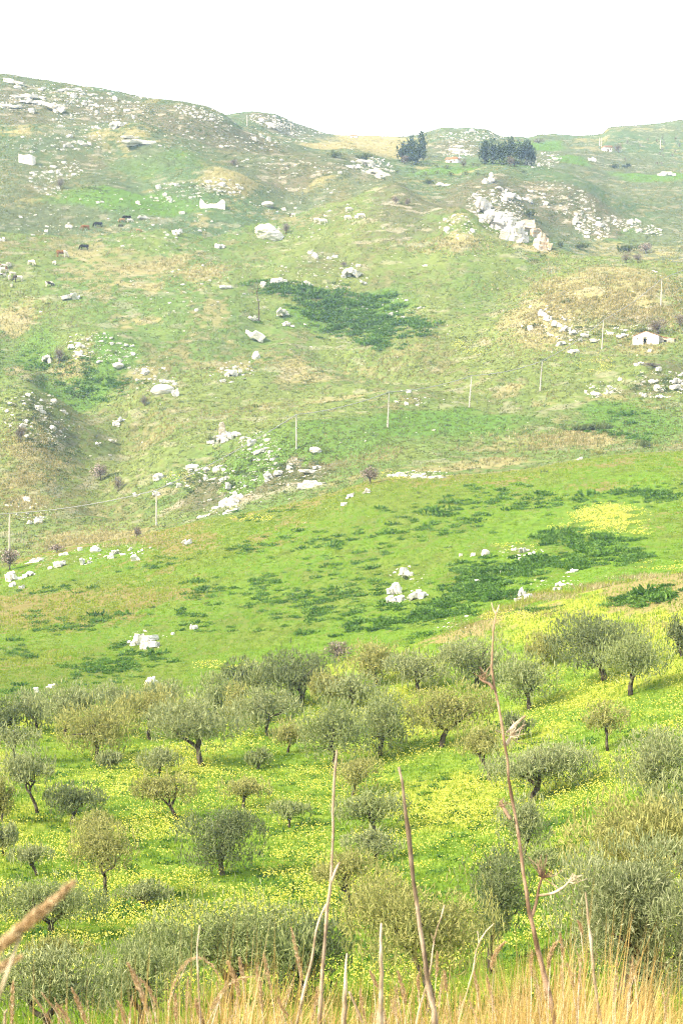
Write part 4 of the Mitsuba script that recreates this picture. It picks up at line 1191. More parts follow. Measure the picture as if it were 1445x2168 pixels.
def house():
    p, s, X, Y = frame_of(1366, 729, .12)
    W, h0, h1, L = 54 * s, 19 * s, 27 * s, 8.0
    k = number('stone_house')
    body = prism([(-W / 2, -2), (W / 2, -2), (W / 2, h0 * .92), (W * .0, h1), (-W * .5, h0 * .86)], 0, L)
    dw, dh = 7.2 * s, 14 * s
    body = body - MF.cube([dw, 1.2, dh + .5]).translate([-W * .03 - dw / 2, -.2, -.5 + .2]) - MF.cube([.45, .8, .45]).translate([-W * .34, -.2, h0 * .55])
    put(f'{k}__wall', solid(p, X, Y, body), 'plaster')
    put(f'{k}__door', boxes(p, X, Y, [(-W * .03 - dw / 2 + .02, -W * .03 + dw / 2 - .02, .75, .82, 0, dh - .32)]), 'void')
    put(f'{k}__window', boxes(p, X, Y, [(-W * .34 + .01, -W * .34 + .44, .45, .5, h0 * .55 + .01, h0 * .55 + .44)]), 'void')
    # two roof slopes of tile rows
    key = f'{k}__roof'
    for side, xa, za, xb, zb in ((0, -W * .5 - .25, h0 * .86, 0, h1), (1, W / 2 + .25, h0 * .92, 0, h1)):
        n = 7
        ms = []
        for i in range(n):
            t0, t1 = i / n, (i + 1.12) / n
            za0, za1 = za + (zb - za) * t0 + .10, za + (zb - za) * min(t1, 1) + .05
            x0, x1 = xa + (xb - xa) * t0, xa + (xb - xa) * min(t1, 1)
            ms.append(solid(p, X, Y, prism([(x0, za0), (x1, za1), (x1, za1 + .12), (x0, za0 + .12)] if x1 > x0 else [(x1, za1), (x0, za0), (x0, za0 + .12), (x1, za1 + .12)], -.15, L + .15)))
        put(number(f'{k}__roof'), join(ms), 'rooftile')
    # lean-to on the right with broken wall
    an = prism([(0, -2), (30 * s, -2), (30 * s, 11 * s), (17 * s, 14.5 * s), (14 * s, 12 * s), (0, 17 * s)], 1.5, L) - MF.cube([6 * s, 2, 9 * s]).translate([9 * s, 1, 0])
    put(f'{k}__annex', solid(p + X * (W / 2 + .01), X, Y, an), 'rubble')
    rf = prism([(-.1, 17.2 * s), (31 * s, 11.4 * s), (31 * s, 12.4 * s), (-.1, 18.4 * s)], 3.2, L + .1)
    put(number(f'{k}__roof'), solid(p + X * (W / 2 + .02), X, Y, rf), 'rooftile')
    tag(k, 'white gabled stone house with a dark doorway and ruined annex', 'house')


house()


p, s, X, Y = frame_of(450, 440, -.1)
k = number('ruined_house')
t = .7
wl = prism([(-26 * s, -1.5), (26 * s, -1.5), (26 * s, 14 * s), (22 * s, 19 * s), (17 * s, 18 * s), (13 * s, 13 * s), (8 * s, 10 * s), (3 * s, 9 * s), (-4 * s, 9.5 * s), (-10 * s, 8 * s), (-16 * s, 10 * s), (-20 * s, 15 * s), (-25 * s, 19 * s), (-26 * s, 18 * s)], 0, t)
put(f'{k}__wall', solid(p, X, Y, wl), 'plaster')
for x0 in (-26 * s, 26 * s - t):
    put(number(f'{k}__wall'), solid(p, X, Y, prism([(x0, -1.5), (x0 + t, -1.5), (x0 + t, 13 * s), (x0, 13.6 * s)], t + .002, 5)), 'plaster')
put(number(f'{k}__wall'), solid(p, X, Y, prism([(-26 * s, -1.5), (26 * s, -1.5), (26 * s, 11 * s), (12 * s, 7 * s), (-8 * s, 9 * s), (-26 * s, 12 * s)], 5.002, 5 + t)), 'plaster')
tag(k, 'roofless white ruin with low broken front wall on the hill', 'ruin')

p, s, X, Y = frame_of(54, 346, .35)
k = number('hill_hut')
put(f'{k}__wall', solid(p, X, Y, prism([(-15 * s, -2), (15 * s, -2), (14 * s, 17 * s), (9 * s, 19 * s), (-4 * s, 18 * s), (-15 * s, 21 * s)], 0, 5)), 'plaster')
put(f'{k}__window', boxes(p, X, Y, [(-7 * s, -3 * s, -.004, .2, 8 * s, 12 * s)]), 'rubble')
put(number(f'{k}__window'), boxes(p, X, Y, [(4 * s, 7 * s, -.004, .2, 9 * s, 12 * s)]), 'rubble')
tag(k, 'square white roofless hut high on the left hill', 'hut')


def cottage(px, py, w, h, deep, label, roofed, yaw=.3, cat='house', name='cottage'):
    p, s, X, Y = frame_of(px, py, yaw)
    k = number(name)
    W, H = w * s, h * s
    put(f'{k}__wall', boxes(p, X, Y, [(-W / 2, W / 2, 0, deep, -2, H)]), 'plaster')
    put(f'{k}__door', boxes(p, X, Y, [(-W * .12, W * .05, -.03, .1, 0, min(H * .6, 2.2))]), 'timber')
    put(f'{k}__window', boxes(p, X, Y, [(W * .2, W * .33, -.03, .1, H * .45, H * .7)]), 'void')
    if roofed:
        put(f'{k}__roof', solid(p, X, Y, prism([(-W / 2 - .4, H + .003), (W / 2 + .4, H + .003), (W * .42, H + 2.4 * roofed), (-W * .42, H + 2.4 * roofed)], -.4, deep + .4)), 'rooftile')
    tag(k, label, cat)


cottage(955, 344, 26, 7, 7, 'long low house with a red tiled roof between the pine groups', .6)
cottage(1116, 349, 11, 11, 4, 'small bare white block hut right of the far pines', 0, .2, 'hut', 'small_hut')
cottage(1287, 320, 17, 9, 6, 'far white house beside bare trees at upper right', .5, -.4)
cottage(748, 291, 16, 3.5, 6, 'tiny dark-roofed farm on the skyline above the saddle', .4, .2)

# ruined tower: a standing pillar on a heap of stones
rng = rng_of(9)
p, s, X, Y = frame_of(470, 934, 0)
k = number('ruined_tower')
tw = prism([(-8 * s, -1), (7 * s, -1), (6 * s, 20 * s), (5.5 * s, 36 * s), (2 * s, 41 * s), (-4 * s, 40 * s), (-6 * s, 34 * s), (-7 * s, 18 * s)], 0, 1.8)
m = tw.refine_to_length(.35).to_mesh(); v = np.asarray(m.vert_properties[:, :3], float)
v += (np.stack([meshkit.fbm(v * 1.3 + 9 * j, 3, 2) for j in range(3)], -1) - .5) * .5
put(f'{k}__wall', solid(p, X, Y, (v, np.asarray(m.tri_verts))), 'rubble')
for i in range(46):
    a, r = rng.random() * 6.28, rng.random() ** .5
    x, z = math.cos(a) * r * 36 * s + 2 * s, max(0, (1 - r)) * 17 * s * rng.uniform(.6, 1)
    v, f = hull_rock(rng, 14, .8, .4)
    v = turn(v, rng.random() * 6) * rng.uniform(.35, .95)
    q = p + X * x + Y * (math.sin(a) * r * 3 + 1)
    q[2] = max(height(q[0], q[1]), p[2] - 1) + z + .15
    put(number(f'{k}__stone'), (v + q, f), 'limestone')
tag(k, 'ruined stone tower stump in a heap of fallen stones on the knoll', 'ruin')


# ---------------------------------------------------------------- animals
def bone_hull(chains, edge=.09):
    parts = []
    for pts in chains:
        for (a, ra), (b, rb) in zip(pts[:-1], pts[1:]):
            v = []
            for c, r in ((a, ra), (b, rb)):
                u = np.asarray(trimesh.creation.icosphere(1, 1.0).vertices)
                v.append(np.asarray(c) + u * r)
            parts.append(MF.hull_points(np.vstack(v)))
    m = MF.batch_boolean(parts, manifold3d.OpType.Add).refine_to_length(edge).to_mesh()
    t = trimesh.Trimesh(np.asarray(m.vert_properties[:, :3], float), np.asarray(m.tri_verts))
    trimesh.smoothing.filter_taubin(t, iterations=6)
    return np.asarray(t.vertices), np.asarray(t.faces)


def quadruped(kind, pose):
    """Facing +x, standing on z = 0; sizes in metres."""
    if kind == 'cow':
        L, H, bw, leg = .72, 1.32, .33, .075
        head = {'graze': [((.98, 0, .95), .2), ((1.22, 0, .42), .15), ((1.36, 0, .16), .10)], 'up': [((1.0, 0, 1.3), .19), ((1.25, 0, 1.45), .15), ((1.52, 0, 1.3), .09)]}[pose]
        body = [[((-.72, 0, 1.06), .27), ((-.1, 0, .96), .36), ((.55, 0, 1.02), .33), ((.78, 0, 1.05), .24)] , [((.70, 0, 1.1), .24), head[0]], [head[0], head[1], head[2]]]
    else:
        L, H, bw, leg = .36, .66, .17, .04
        head = {'graze': [((.52, 0, .5), .11), ((.62, 0, .25), .085), ((.70, 0, .10), .055)], 'up': [((.52, 0, .70), .10), ((.60, 0, .80), .085), ((.74, 0, .74), .055)]}[pose]
        body = [[((-.36, 0, .54), .19), ((0, 0, .52), .22), ((.32, 0, .54), .19)], [((.32, 0, .56), .15), head[0]], [head[0], head[1], head[2]]]
    ch = list(body)
    z0 = H * .62
    for sy in (-1, 1):
        y = sy * bw * .62
        ch.append([((L * .85, y, z0), leg * 2.0), ((L * .88, y, H * .30), leg * 1.05), ((L * .85, y, .12 * H), leg * .75), ((L * .90, y, .03 * H), leg)])
        ch.append([((-L * .92, y, z0), leg * 2.4), ((-L * .78, y, H * .42), leg * 1.4), ((-L * 1.10, y, H * .30), leg * .9), ((-L * 1.02, y, .03 * H), leg * .95)])
        e = head[1][0]
        ch.append([((e[0] - leg * .8, sy * leg * 1.2, e[2] + leg), leg * .7), ((e[0] - leg * 1.4, sy * leg * 3.2, e[2] + leg * 1.3), leg * .45)])
    ch.append([((-L * 1.30, 0, H * .84), leg * .7), ((-L * 1.42, 0, H * .5), leg * .4), ((-L * 1.42, 0, H * .32), leg * .7)])
    return bone_hull(ch, .10 if kind == 'cow' else .06)


BODY = {(k, q): quadruped(k, q) for k in ('cow', 'sheep') for q in ('graze', 'up')}


def animal(kind, px, py, length, facing, coat, label, pose='graze', patch=None, name=None):
    """Feet at the pixel; length in the photograph's pixels; facing in degrees from the photograph's right, seen from above."""
    p = g1(px, py); d = float(dist(p)); a = math.atan2(p[0], p[1])
    nat = 2.3 if kind == 'cow' else 1.15
    s = 1.38 * length * d / F / nat
    v, f = BODY[kind, pose]
    v = turn(v * s, math.radians(facing) - a)
    key = number(name or kind)
    if patch:
        x = BODY[kind, pose][0][f].mean(1)
        m = (x[:, 0] > .35) if patch[1] == 'front' else (meshkit.noise(x * 1.7 + patch[2], 3) > .55)
        scene[f'{key}__coat'] = mikit.ply((v + p, f[~m]), coat)
        scene[f'{key}__coat_patch'] = mikit.ply((v + p, f[m]), patch[0])
    else:
        put(key, (v + p, f), coat, smooth=True)
    tag(key, label, {'cow': 'cow', 'sheep': 'sheep'}[kind])


animal('cow', 269, 468, 15, 200, 'coat_black', 'topmost black cow in the pasture')
animal('cow', 208, 481, 14, 185, 'coat_black', 'second black cow, right of the brown one')
animal('cow', 181, 487, 14, 190, 'coat_brown', 'brown cow grazing left of the second black cow')
animal('cow', 179, 529, 15, 190, 'coat_black', 'lowest black cow, below the brown one')
animal('cow', 130, 544, 18, 10, 'coat_brown', 'reddish brown cow lying low near the white cattle', 'graze', ('coat_white', 'front'))
animal('cow', 259, 470, 10, 180, 'coat_tan', 'pale calf just left under the topmost black cow')
animal('cow', 275, 471, 10, 10, 'coat_white', 'white calf under the topmost black cow')
animal('cow', 256, 480, 7, 180, 'coat_dark', 'tiny dark calf below the topmost black cow')
animal('cow', 293, 491, 9, 0, 'coat_tan', 'grey-tan calf apart at the right of the herd')
animal('cow', 66, 562, 15, -45, 'coat_white', 'white cow heading away, left of the other single one')
animal('cow', 115, 561, 11, -70, 'coat_white', 'white cow seen from behind, right of the other single one')
animal('cow', 18, 565, 12, 50, 'coat_white', 'white cow at the top of the cluster at the left edge')
animal('cow', 5, 569, 13, 10, 'coat_white', 'white cow cut by the left edge, top of the cluster', patch=('coat_brown', 'spots', 1.0))
animal('cow', 7, 578, 15, 15, 'coat_white', 'white and brown cow in the middle of the cluster at the left edge', patch=('coat_brown', 'spots', 2.0))
animal('cow', 4, 587, 12, 10, 'coat_white', 'dark-patched white cow low at the left edge', patch=('coat_dark', 'spots', 4.0))
animal('cow', 20, 592, 12, 80, 'coat_white', 'white cow facing downhill beside the brown-headed one')
animal('cow', 26, 584, 11, 20, 'coat_white', 'white cow behind the one facing downhill')
animal('cow', 39, 596, 16, 190, 'coat_white', 'brown-headed white cow right in the cluster', patch=('coat_dark', 'front'))
animal('cow', 25, 608, 9, 80, 'coat_white', 'small white cow lowest in the cluster')
animal('cow', 104, 607, 14, 20, 'coat_white', 'white cow alone right below the cluster', patch=('coat_dark', 'spots', 3.0))
animal('sheep', 738, 448, 12, 20, 'coat_white', 'topmost white sheep of the flock on the right')
animal('sheep', 735, 466, 12, -30, 'coat_white', 'sheep below the topmost one of the flock')
animal('sheep', 763, 462, 13, -20, 'coat_white', 'rightmost sheep of the flock')
animal('sheep', 671, 472, 12, 10, 'coat_white', 'leftmost sheep of the flock, one of a close pair')
animal('sheep', 683, 475, 13, -10, 'coat_white', 'right sheep of the close pair')
animal('sheep', 620, 459, 9, 180, 'coat_white', 'white sheep above the largest boulder', patch=('coat_dark', 'front'))
# ---------------------------------------------------------------- ground cover
def scatter(rng, n, x0, x1, y0, y1):
    return ground_at(rng.uniform(x0, x1, n), rng.uniform(y0, y1, n))


rng = rng_of(401)
# grass of the grove
P = scatter(rng, 60000, -120, 1565, 1190, 2230)
d = dist(P); m = (d < 172) & (d > 16); P, d = P[m], d[m]
clump = meshkit.fbm(P / np.array([2.2, 2.2, 2.2]), 3, 4)
B = np.repeat(P, 3, 0) + np.concatenate([rng.normal(size=(len(P) * 3, 2)) * .12 * np.repeat(np.clip(d, 30, 130) / 60, 3)[:, None], np.zeros((len(P) * 3, 1))], 1)
B[:, 2] = height(B[:, 0], B[:, 1]) - .03
dd = np.repeat(d, 3)
mesh, uv = blades(B, (.14 + .30 * np.repeat(clump, 3)) * rng.uniform(.6, 1.2, len(B)), .012 + dd * .00050, rng, .7, 1, tone=np.clip(np.repeat(clump, 3) * 1.0 - .25 + .5 * rng.random(len(B)), 0, 1))
put('meadow_grass', mesh, 'meadow_blade', uv=uv)
tag('meadow_grass', 'lush green grass growing between the olive trees', 'grass', None, 'stuff')

# yellow flowers: drifts in the grove, and the patches on the slopes
P = scatter(rng, 190000, -120, 1565, 1195, 2200)
d = dist(P); drift = meshkit.fbm(P * np.array([1 / 5.0, 1 / 8.0, 0]), 3, 8); fine = meshkit.fbm(P / 1.1, 2, 9)
side = np.arctan2(P[:, 0], P[:, 1])
keep = (d < 165) & (d > 24) & (rng.random(len(P)) < np.clip((drift * .66 + fine * .34 - .42) * 6.5, .02, 1) * np.clip((150 - d) / 30, 0, 1) * np.where((side > .06) & (d > 100), .55, 1) * np.clip((d - 36) / 26, .04, 1))
keep &= sample_mask(P, MASK)[:, 0] < rng.uniform(.4, .9, len(P))
P, d = P[keep], d[keep]
Q = [P + rng.normal(size=P.shape) * np.array([.1, .1, 0])]
dq = [d]
for x, y, rx, ry, w in YEL:
    n = int(rx * ry * w * (1.7 if rx == 75 else 1.0))
    a, r = rng.random(n) * 6.283, np.sqrt(rng.random(n))
    q = ground_at(x + rx * r * np.cos(a) + rng.normal(size=n) * rx * .14, y + ry * r * np.sin(a) + rng.normal(size=n) * ry * .16)
    q = q[meshkit.fbm(q * np.array([.25, .12, 0]), 3, 12) > .5 - .22 * w]
    Q.append(q); dq.append(dist(q))
P, d = np.vstack(Q), np.concatenate(dq)
P[:, 2] = height(P[:, 0], P[:, 1]) + np.where(d < 180, .22 + .22 * rng.random(len(P)), .25)
S = (.026 + .00042 * np.minimum(d, 420)) * rng.uniform(.7, 1.35, len(P))
N = np.array([0, 0, .25]) + rng.normal(size=P.shape)
m1, u1 = diamonds(P, N, S * 1.25, S, rng)
m2, u2 = diamonds(P, rng.normal(size=P.shape) * [1, 1, .3], S * 1.25, S, rng)
put('yellow_flowers', join([m1, m2]), 'petal_yellow', uv=np.vstack([u1, u2]))
tag('yellow_flowers', 'drifts of small bright yellow flowers in the grass', 'flowers', None, 'stuff')


# dark green clumps on the slopes
def ferns(spots, key, label, leaf_bsdf, size, per, seed, cat='undergrowth', more=1.0):
    rng = rng_of(seed)
    Ps = []
    for x, y, rx, ry, n, roll in spots:
        n = int(n * more)
        ex, ey = rng.normal(size=n) * rx * .52, rng.normal(size=n) * ry * .55
        Ps.append(np.stack([x + ex, y + ey - ex * math.tan(roll)], 1))
    q = np.vstack(Ps)
    C = ground_at(q[:, 0], q[:, 1])
    n = len(C)
    sz = size * rng.lognormal(0, .38, n) * np.clip(dist(C) / 270, .42, 1.5)
    i = np.repeat(np.arange(n), per)
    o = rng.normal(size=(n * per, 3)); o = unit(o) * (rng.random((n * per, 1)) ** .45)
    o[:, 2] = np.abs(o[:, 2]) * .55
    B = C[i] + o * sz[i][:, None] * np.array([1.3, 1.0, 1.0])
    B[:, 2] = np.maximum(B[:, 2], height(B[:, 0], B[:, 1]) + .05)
    D = o + np.array([0, 0, .45]) + rng.normal(size=B.shape) * .55
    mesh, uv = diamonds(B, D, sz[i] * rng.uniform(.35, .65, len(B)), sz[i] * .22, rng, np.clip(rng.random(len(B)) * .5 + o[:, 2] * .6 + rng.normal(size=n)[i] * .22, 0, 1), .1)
    put(key, mesh, leaf_bsdf, uv=uv)
    tag(key, label, cat, None, 'stuff')


SLOPE = [(600, 1270, 130, 24, 46, .05), (440, 1250, 60, 18, 16, .1), (560, 1240, 60, 26, 20, .1), (720, 1260, 120, 26, 34, .15), (690, 1300, 110, 22, 30, .1), (800, 1290, 70, 16, 18, .2), (230, 1415, 80, 26, 46, .1), (310, 1395, 60, 16, 18, .1), (160, 1410, 30, 10, 8, 0), (50, 1470, 40, 24, 22, .1), (30, 1380, 40, 20, 14, 0),
         (390, 1305, 40, 14, 10, .1), (520, 1165, 50, 14, 12, .1), (640, 1150, 110, 30, 16, .1), (830, 1130, 150, 30, 26, .15), (760, 1200, 140, 34, 24, .1), (1000, 1060, 190, 26, 40, .15), (1150, 1060, 90, 20, 20, .1), (1250, 1060, 80, 18, 16, .1), (1400, 1050, 60, 20, 34, .05), (1350, 1045, 60, 10, 18, .1), (950, 1110, 120, 24, 22, .1),
         (120, 1250, 110, 20, 14, .15), (220, 1310, 120, 24, 18, .1), (120, 1330, 90, 20, 12, 0), (440, 1330, 60, 16, 10, .1), (350, 1190, 90, 16, 10, .2), (560, 1090, 90, 14, 8, .1), (900, 1345, 50, 8, 8, .2), (870, 1360, 14, 10, 4, 0), (700, 1390, 20, 6, 3, 0), (1150, 1290, 40, 8, 10, .1), (60, 1310, 60, 14, 8, 0), (250, 1370, 60, 14, 8, .1)]
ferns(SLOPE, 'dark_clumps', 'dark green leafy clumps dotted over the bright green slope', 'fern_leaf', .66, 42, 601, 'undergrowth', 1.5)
BAND = [(820, 1322, 120, 14, 60, .16), (960, 1278, 90, 26, 90, .22), (1040, 1230, 110, 22, 90, .18), (1130, 1200, 130, 18, 80, .15), (1250, 1185, 110, 16, 60, .1), (1180, 1140, 60, 16, 40, .12), (1070, 1260, 40, 12, 24, .1), (1020, 1200, 60, 14, 30, .2), (1380, 1265, 70, 16, 70, .12), (1310, 1275, 30, 10, 16, .1), (1290, 1150, 70, 12, 20, .05), (1330, 1185, 30, 10, 14, 0), (930, 1305, 60, 12, 40, .2), (1240, 1155, 40, 12, 20, 0)]
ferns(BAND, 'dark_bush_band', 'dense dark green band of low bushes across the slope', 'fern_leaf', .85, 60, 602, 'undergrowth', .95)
BOWL = [(640, 620, 80, 14, 90, -.15), (740, 640, 110, 22, 120, -.1), (690, 665, 60, 22, 60, -.2), (800, 680, 110, 20, 110, -.12), (760, 700, 110, 18, 90, -.05), (790, 725, 40, 14, 30, -.2), (880, 685, 40, 8, 24, 0), (600, 610, 40, 10, 30, 0)]
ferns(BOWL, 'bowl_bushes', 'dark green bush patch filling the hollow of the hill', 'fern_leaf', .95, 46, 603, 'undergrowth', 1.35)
GULLY = [(180, 790, 110, 36, 70, -.2), (190, 835, 50, 20, 34, -.3), (240, 810, 60, 18, 40, .1), (60, 770, 60, 26, 20, -.2), (1310, 880, 70, 26, 20, 0), (1280, 915, 90, 8, 24, -.1), (1350, 925, 30, 6, 10, 0)]
ferns(GULLY, 'gully_herbs', 'fresh green herbs along the left gully and right hollow', 'fern_leaf', .7, 40, 604, 'undergrowth')
SCRUB = [(1060, 470, 110, 50, 90, -.4), (1200, 440, 110, 50, 110, -.4), (400, 280, 130, 40, 110, -.1), (300, 250, 200, 30, 90, -.15), (100, 240, 120, 40, 50, 0), (560, 320, 120, 25, 60, -.1), (220, 400, 60, 16, 30, 0), (450, 400, 80, 20, 30, 0), (650, 360, 100, 20, 50, -.1), (960, 300, 60, 14, 40, 0), (1250, 345, 180, 20, 60, 0), (590, 1000, 140, 40, 90, 0), (430, 1020, 90, 40, 50, 0), (80, 890, 90, 70, 150, -.6), (1250, 700, 120, 25, 50, 0),
         (1390, 810, 70, 40, 40, 0), (700, 720, 720, 320, 260, 0), (560, 275, 60, 16, 40, -.2), (1360, 500, 90, 30, 30, 0), (620, 610, 60, 20, 20, 0), (860, 330, 200, 30, 40, 0)]
ferns(SCRUB, 'low_scrub', 'dull low scrub and tussocks among the rocks of the hills', 'shrub_leaf', .5, 26, 605, 'scrub', 1.5)

WEEDS = [(x, y, 160, 40, 34, 0) for x in range(60, 1445, 190) for y in range(1560, 2050, 90)]
ferns(WEEDS, 'meadow_weeds', 'darker leafy weeds standing in the flowering grass', 'fern_leaf', .62, 22, 611, 'weeds')

# tussocks that give the far slopes their grain
P = scatter(rng_of(77), 150000, -60, 1505, 150, 1500)
d = dist(P); k = (d > 160) & (d < 1350); P, d = P[k], d[k]
mk = sample_mask(P, MASK)
rng = rng_of(78)
g = meshkit.fbm(P * np.array([.05, .03, .04]), 4, 21); f2 = meshkit.fbm(P * np.array([.4, .25, .4]), 2, 22)
tone = np.clip(np.where(d < 352, .12, 0) + mk[:, 0] * .85 + (g - .5) * 1.2 + (f2 - .5) * .5 + .28 - mk[:, 1] * .15 + rng.normal(size=len(P)) * .2, 0, 1)
near = d < 352
h = np.where(near, .2, .36) + .45 * np.clip(mk[:, 0] + g - .7, 0, 1)
sel = f2 + g > np.where(near, .70, .80)
P, d, tone, h, near = P[sel], d[sel], tone[sel], h[sel], near[sel]
for flag, key, bs, lab in ((near, 'slope_grass', 'meadow_blade', 'rough grass tussocks on the bright green slope'), (~near, 'hill_grass', 'hill_blade', 'dry and green grass tussocks all over the hillside')):
    q, hh, tn, dq_ = P[flag], h[flag], tone[flag], d[flag]
    B = np.repeat(q, 3, 0) + rng.normal(size=(len(q) * 3, 3)) * np.array([.25, .25, 0]) * np.repeat(dq_ / 400, 3)[:, None]
    B[:, 2] = height(B[:, 0], B[:, 1]) - .05
    mesh, uv = blades(B, np.repeat(hh, 3) * rng.uniform(.7, 1.4, len(B)), np.repeat(dq_, 3) * .0007, rng, .8, 1, tone=np.repeat(tn, 3))
    put(key, mesh, bs, uv=uv)
    tag(key, lab, 'grass', None, 'stuff')

# tall tan reed grass on the field above the white house and on the left bank
rng = rng_of(88)
Q = []
for x, y, rx, ry, n in [(1260, 625, 190, 55, 3000), (1390, 640, 80, 60, 1200), (1130, 640, 50, 40, 500), (60, 960, 80, 70, 900), (50, 1050, 70, 50, 600), (1330, 735, 90, 12, 200), (380, 570, 150, 24, 500), (960, 520, 120, 20, 400), (1180, 935, 130, 18, 500), (200, 1148, 150, 12, 500), (1400, 1325, 45, 16, 60), (1390, 1224, 70, 5, 420), (1270, 1244, 60, 5, 350), (1150, 1266, 60, 6, 280), (1000, 1328, 70, 16, 150), (1130, 1298, 90, 14, 120)]:
    Q.append(ground_at(x + rng.normal(size=n) * rx * .55, y + rng.normal(size=n) * ry * .55))
q = np.vstack(Q); q = q[meshkit.fbm(q * np.array([.12, .06, .1]), 3, 41) > .42]; B = np.repeat(q, 5, 0) + rng.normal(size=(len(q) * 5, 3)) * [.3, .3, 0]
B[:, 2] = height(B[:, 0], B[:, 1]) - .1
tn = np.clip(np.repeat(.32 + .5 * meshkit.fbm(q * np.array([.3, .15, .2]), 2, 5) + rng.normal(size=len(q)) * .28, 5), 0, 1)
dB = dist(B)
mesh, uv = blades(B, rng.uniform(.5, 1.3, len(B)) * np.clip(dB / 350, .5, 1), .0005 * dB, rng, .6, 1, tone=tn)
put('reed_grass', mesh, 'reed_blade', uv=uv)
tag('reed_grass', 'tall tan reed grass in tussocks on the dry banks', 'grass', None, 'stuff')

# ---------------------------------------------------------------- the dry grass at the viewer's feet
rng = rng_of(900)
n = 3900
a = np.radians(rng.uniform(-26, 26, n)); td = rng.uniform(3.0, 12.0, n)
keep = rng.random(n) < np.interp(CX + F * np.tan(a), [0, 250, 420, 560, 700, 900, 1445], [.28, .28, .62, .6, .5, .85, 1])
a, td = a[keep], td[keep]
per = 52
i = np.repeat(np.arange(len(a)), per)
B = np.stack([td * np.sin(a), td * np.cos(a), np.zeros(len(a))], 1)[i] + rng.normal(size=(len(i), 3)) * .085
dd = dist(B); xpx = np.clip(CX + F * B[:, 0] / B[:, 1], -150, 1600)
B[:, 2] = height(B[:, 0], B[:, 1]) - .03
# the grass stands taller to the right and thins out at the left
topy = np.interp(xpx, [-150, 0, 150, 330, 480, 560, 660, 800, 900, 1000, 1080, 1150, 1230, 1330, 1445, 1600], [2160, 2150, 2135, 2115, 2050, 2045, 2095, 2095, 2085, 2075, 2045, 1995, 1998, 2065, 2085, 2085])
want = at(xpx, topy, dd)[:, 2] - B[:, 2]
tl = rng.uniform(.62, 1.15, len(a))[i]
H = np.clip(want * tl * rng.uniform(.55, 1.12, len(B)), .12, 1.9)
tuft = rng.random(len(a))[i]
mesh, uv = blades(B, H, rng.uniform(.0008, .0016, len(B)) * (2 + dd), rng, .75, 4, .75, tone=np.clip(tuft * .55 + .2 + rng.normal(size=len(B)) * .3, 0, 1), leandir=(.16, 0, 0))
put('dry_grass', mesh, 'dry_blade', uv=uv)
tag('dry_grass', 'tall golden dry grass along the bottom of the view', 'dry grass', None, 'stuff')
k = rng.random(len(B)) < .12
mesh, uv = blades(B[k] + [.03, .02, 0], H[k] * .8, rng.uniform(.004, .008, k.sum()), rng, .5, 3, .4)
put('green_blades', mesh, 'meadow_blade', uv=uv)
tag('green_blades', 'green blades growing up through the dry grass', 'grass', None, 'stuff')


def down(px, py, d, more=0.1):
    """A point under the lowest given pixel, on the ground at distance d."""
    p = at(px, py, d); p[2] = height(p[0], p[1]) - more
    return p


def path(pts, d, dr=(0, 0)):
    q = np.array([at(x, y, d + dr[0] * (i / max(1, len(pts) - 1)) + dr[1] * math.sin(i * 1.7)) for i, (x, y) in enumerate(pts)])
    return q


def plume(pts, d, wpx, label, group=None, n=260, stem=True, bs='dry_plume', seed=0, name='grass_plume'):
    """A grass seed head along pts (tip last) on its stem."""
    rng = rng_of(9100 + seed)
    q = curve(path(pts, d), 14)
    key = number(name)
    w = wpx * d / F
    u = rng.random(n); i = u * 13; i0 = np.clip(i.astype(int), 0, 12)
    c = q[i0] + (q[i0 + 1] - q[i0]) * (i - i0)[:, None]
    tan = unit(q[i0 + 1] - q[i0])
    prof_ = np.sin(np.clip(u * .93 + .07, 0, 1) * np.pi) ** .6
    off = unit(np.cross(tan, rng.normal(size=(n, 3)))) * (w * .42 * prof_ * rng.random(n) ** .6)[:, None]
    Lk = max(w * .8, .012)
    mesh, uv = diamonds(c + off, tan + unit(off + 1e-9) * .45 + rng.normal(size=(n, 3)) * .15, Lk * rng.uniform(.6, 1.3, n), Lk * .22, rng)
    put(f'{key}__seed_head', mesh, bs, uv=uv)
    if stem:
        g = down(pts[0][0] + rng.normal() * 12, pts[0][1] + 200, d)
        s = curve(np.array([g, (g + q[0]) / 2 + rng.normal(size=3) * .03, q[0], q[len(q) // 2]]), 10)
        put(f'{key}__stem', tube(s, np.linspace(.0028, .0016, 10), 5), 'stalk_pale', smooth=True)
    return tag(key, label, 'grass seed head', group)


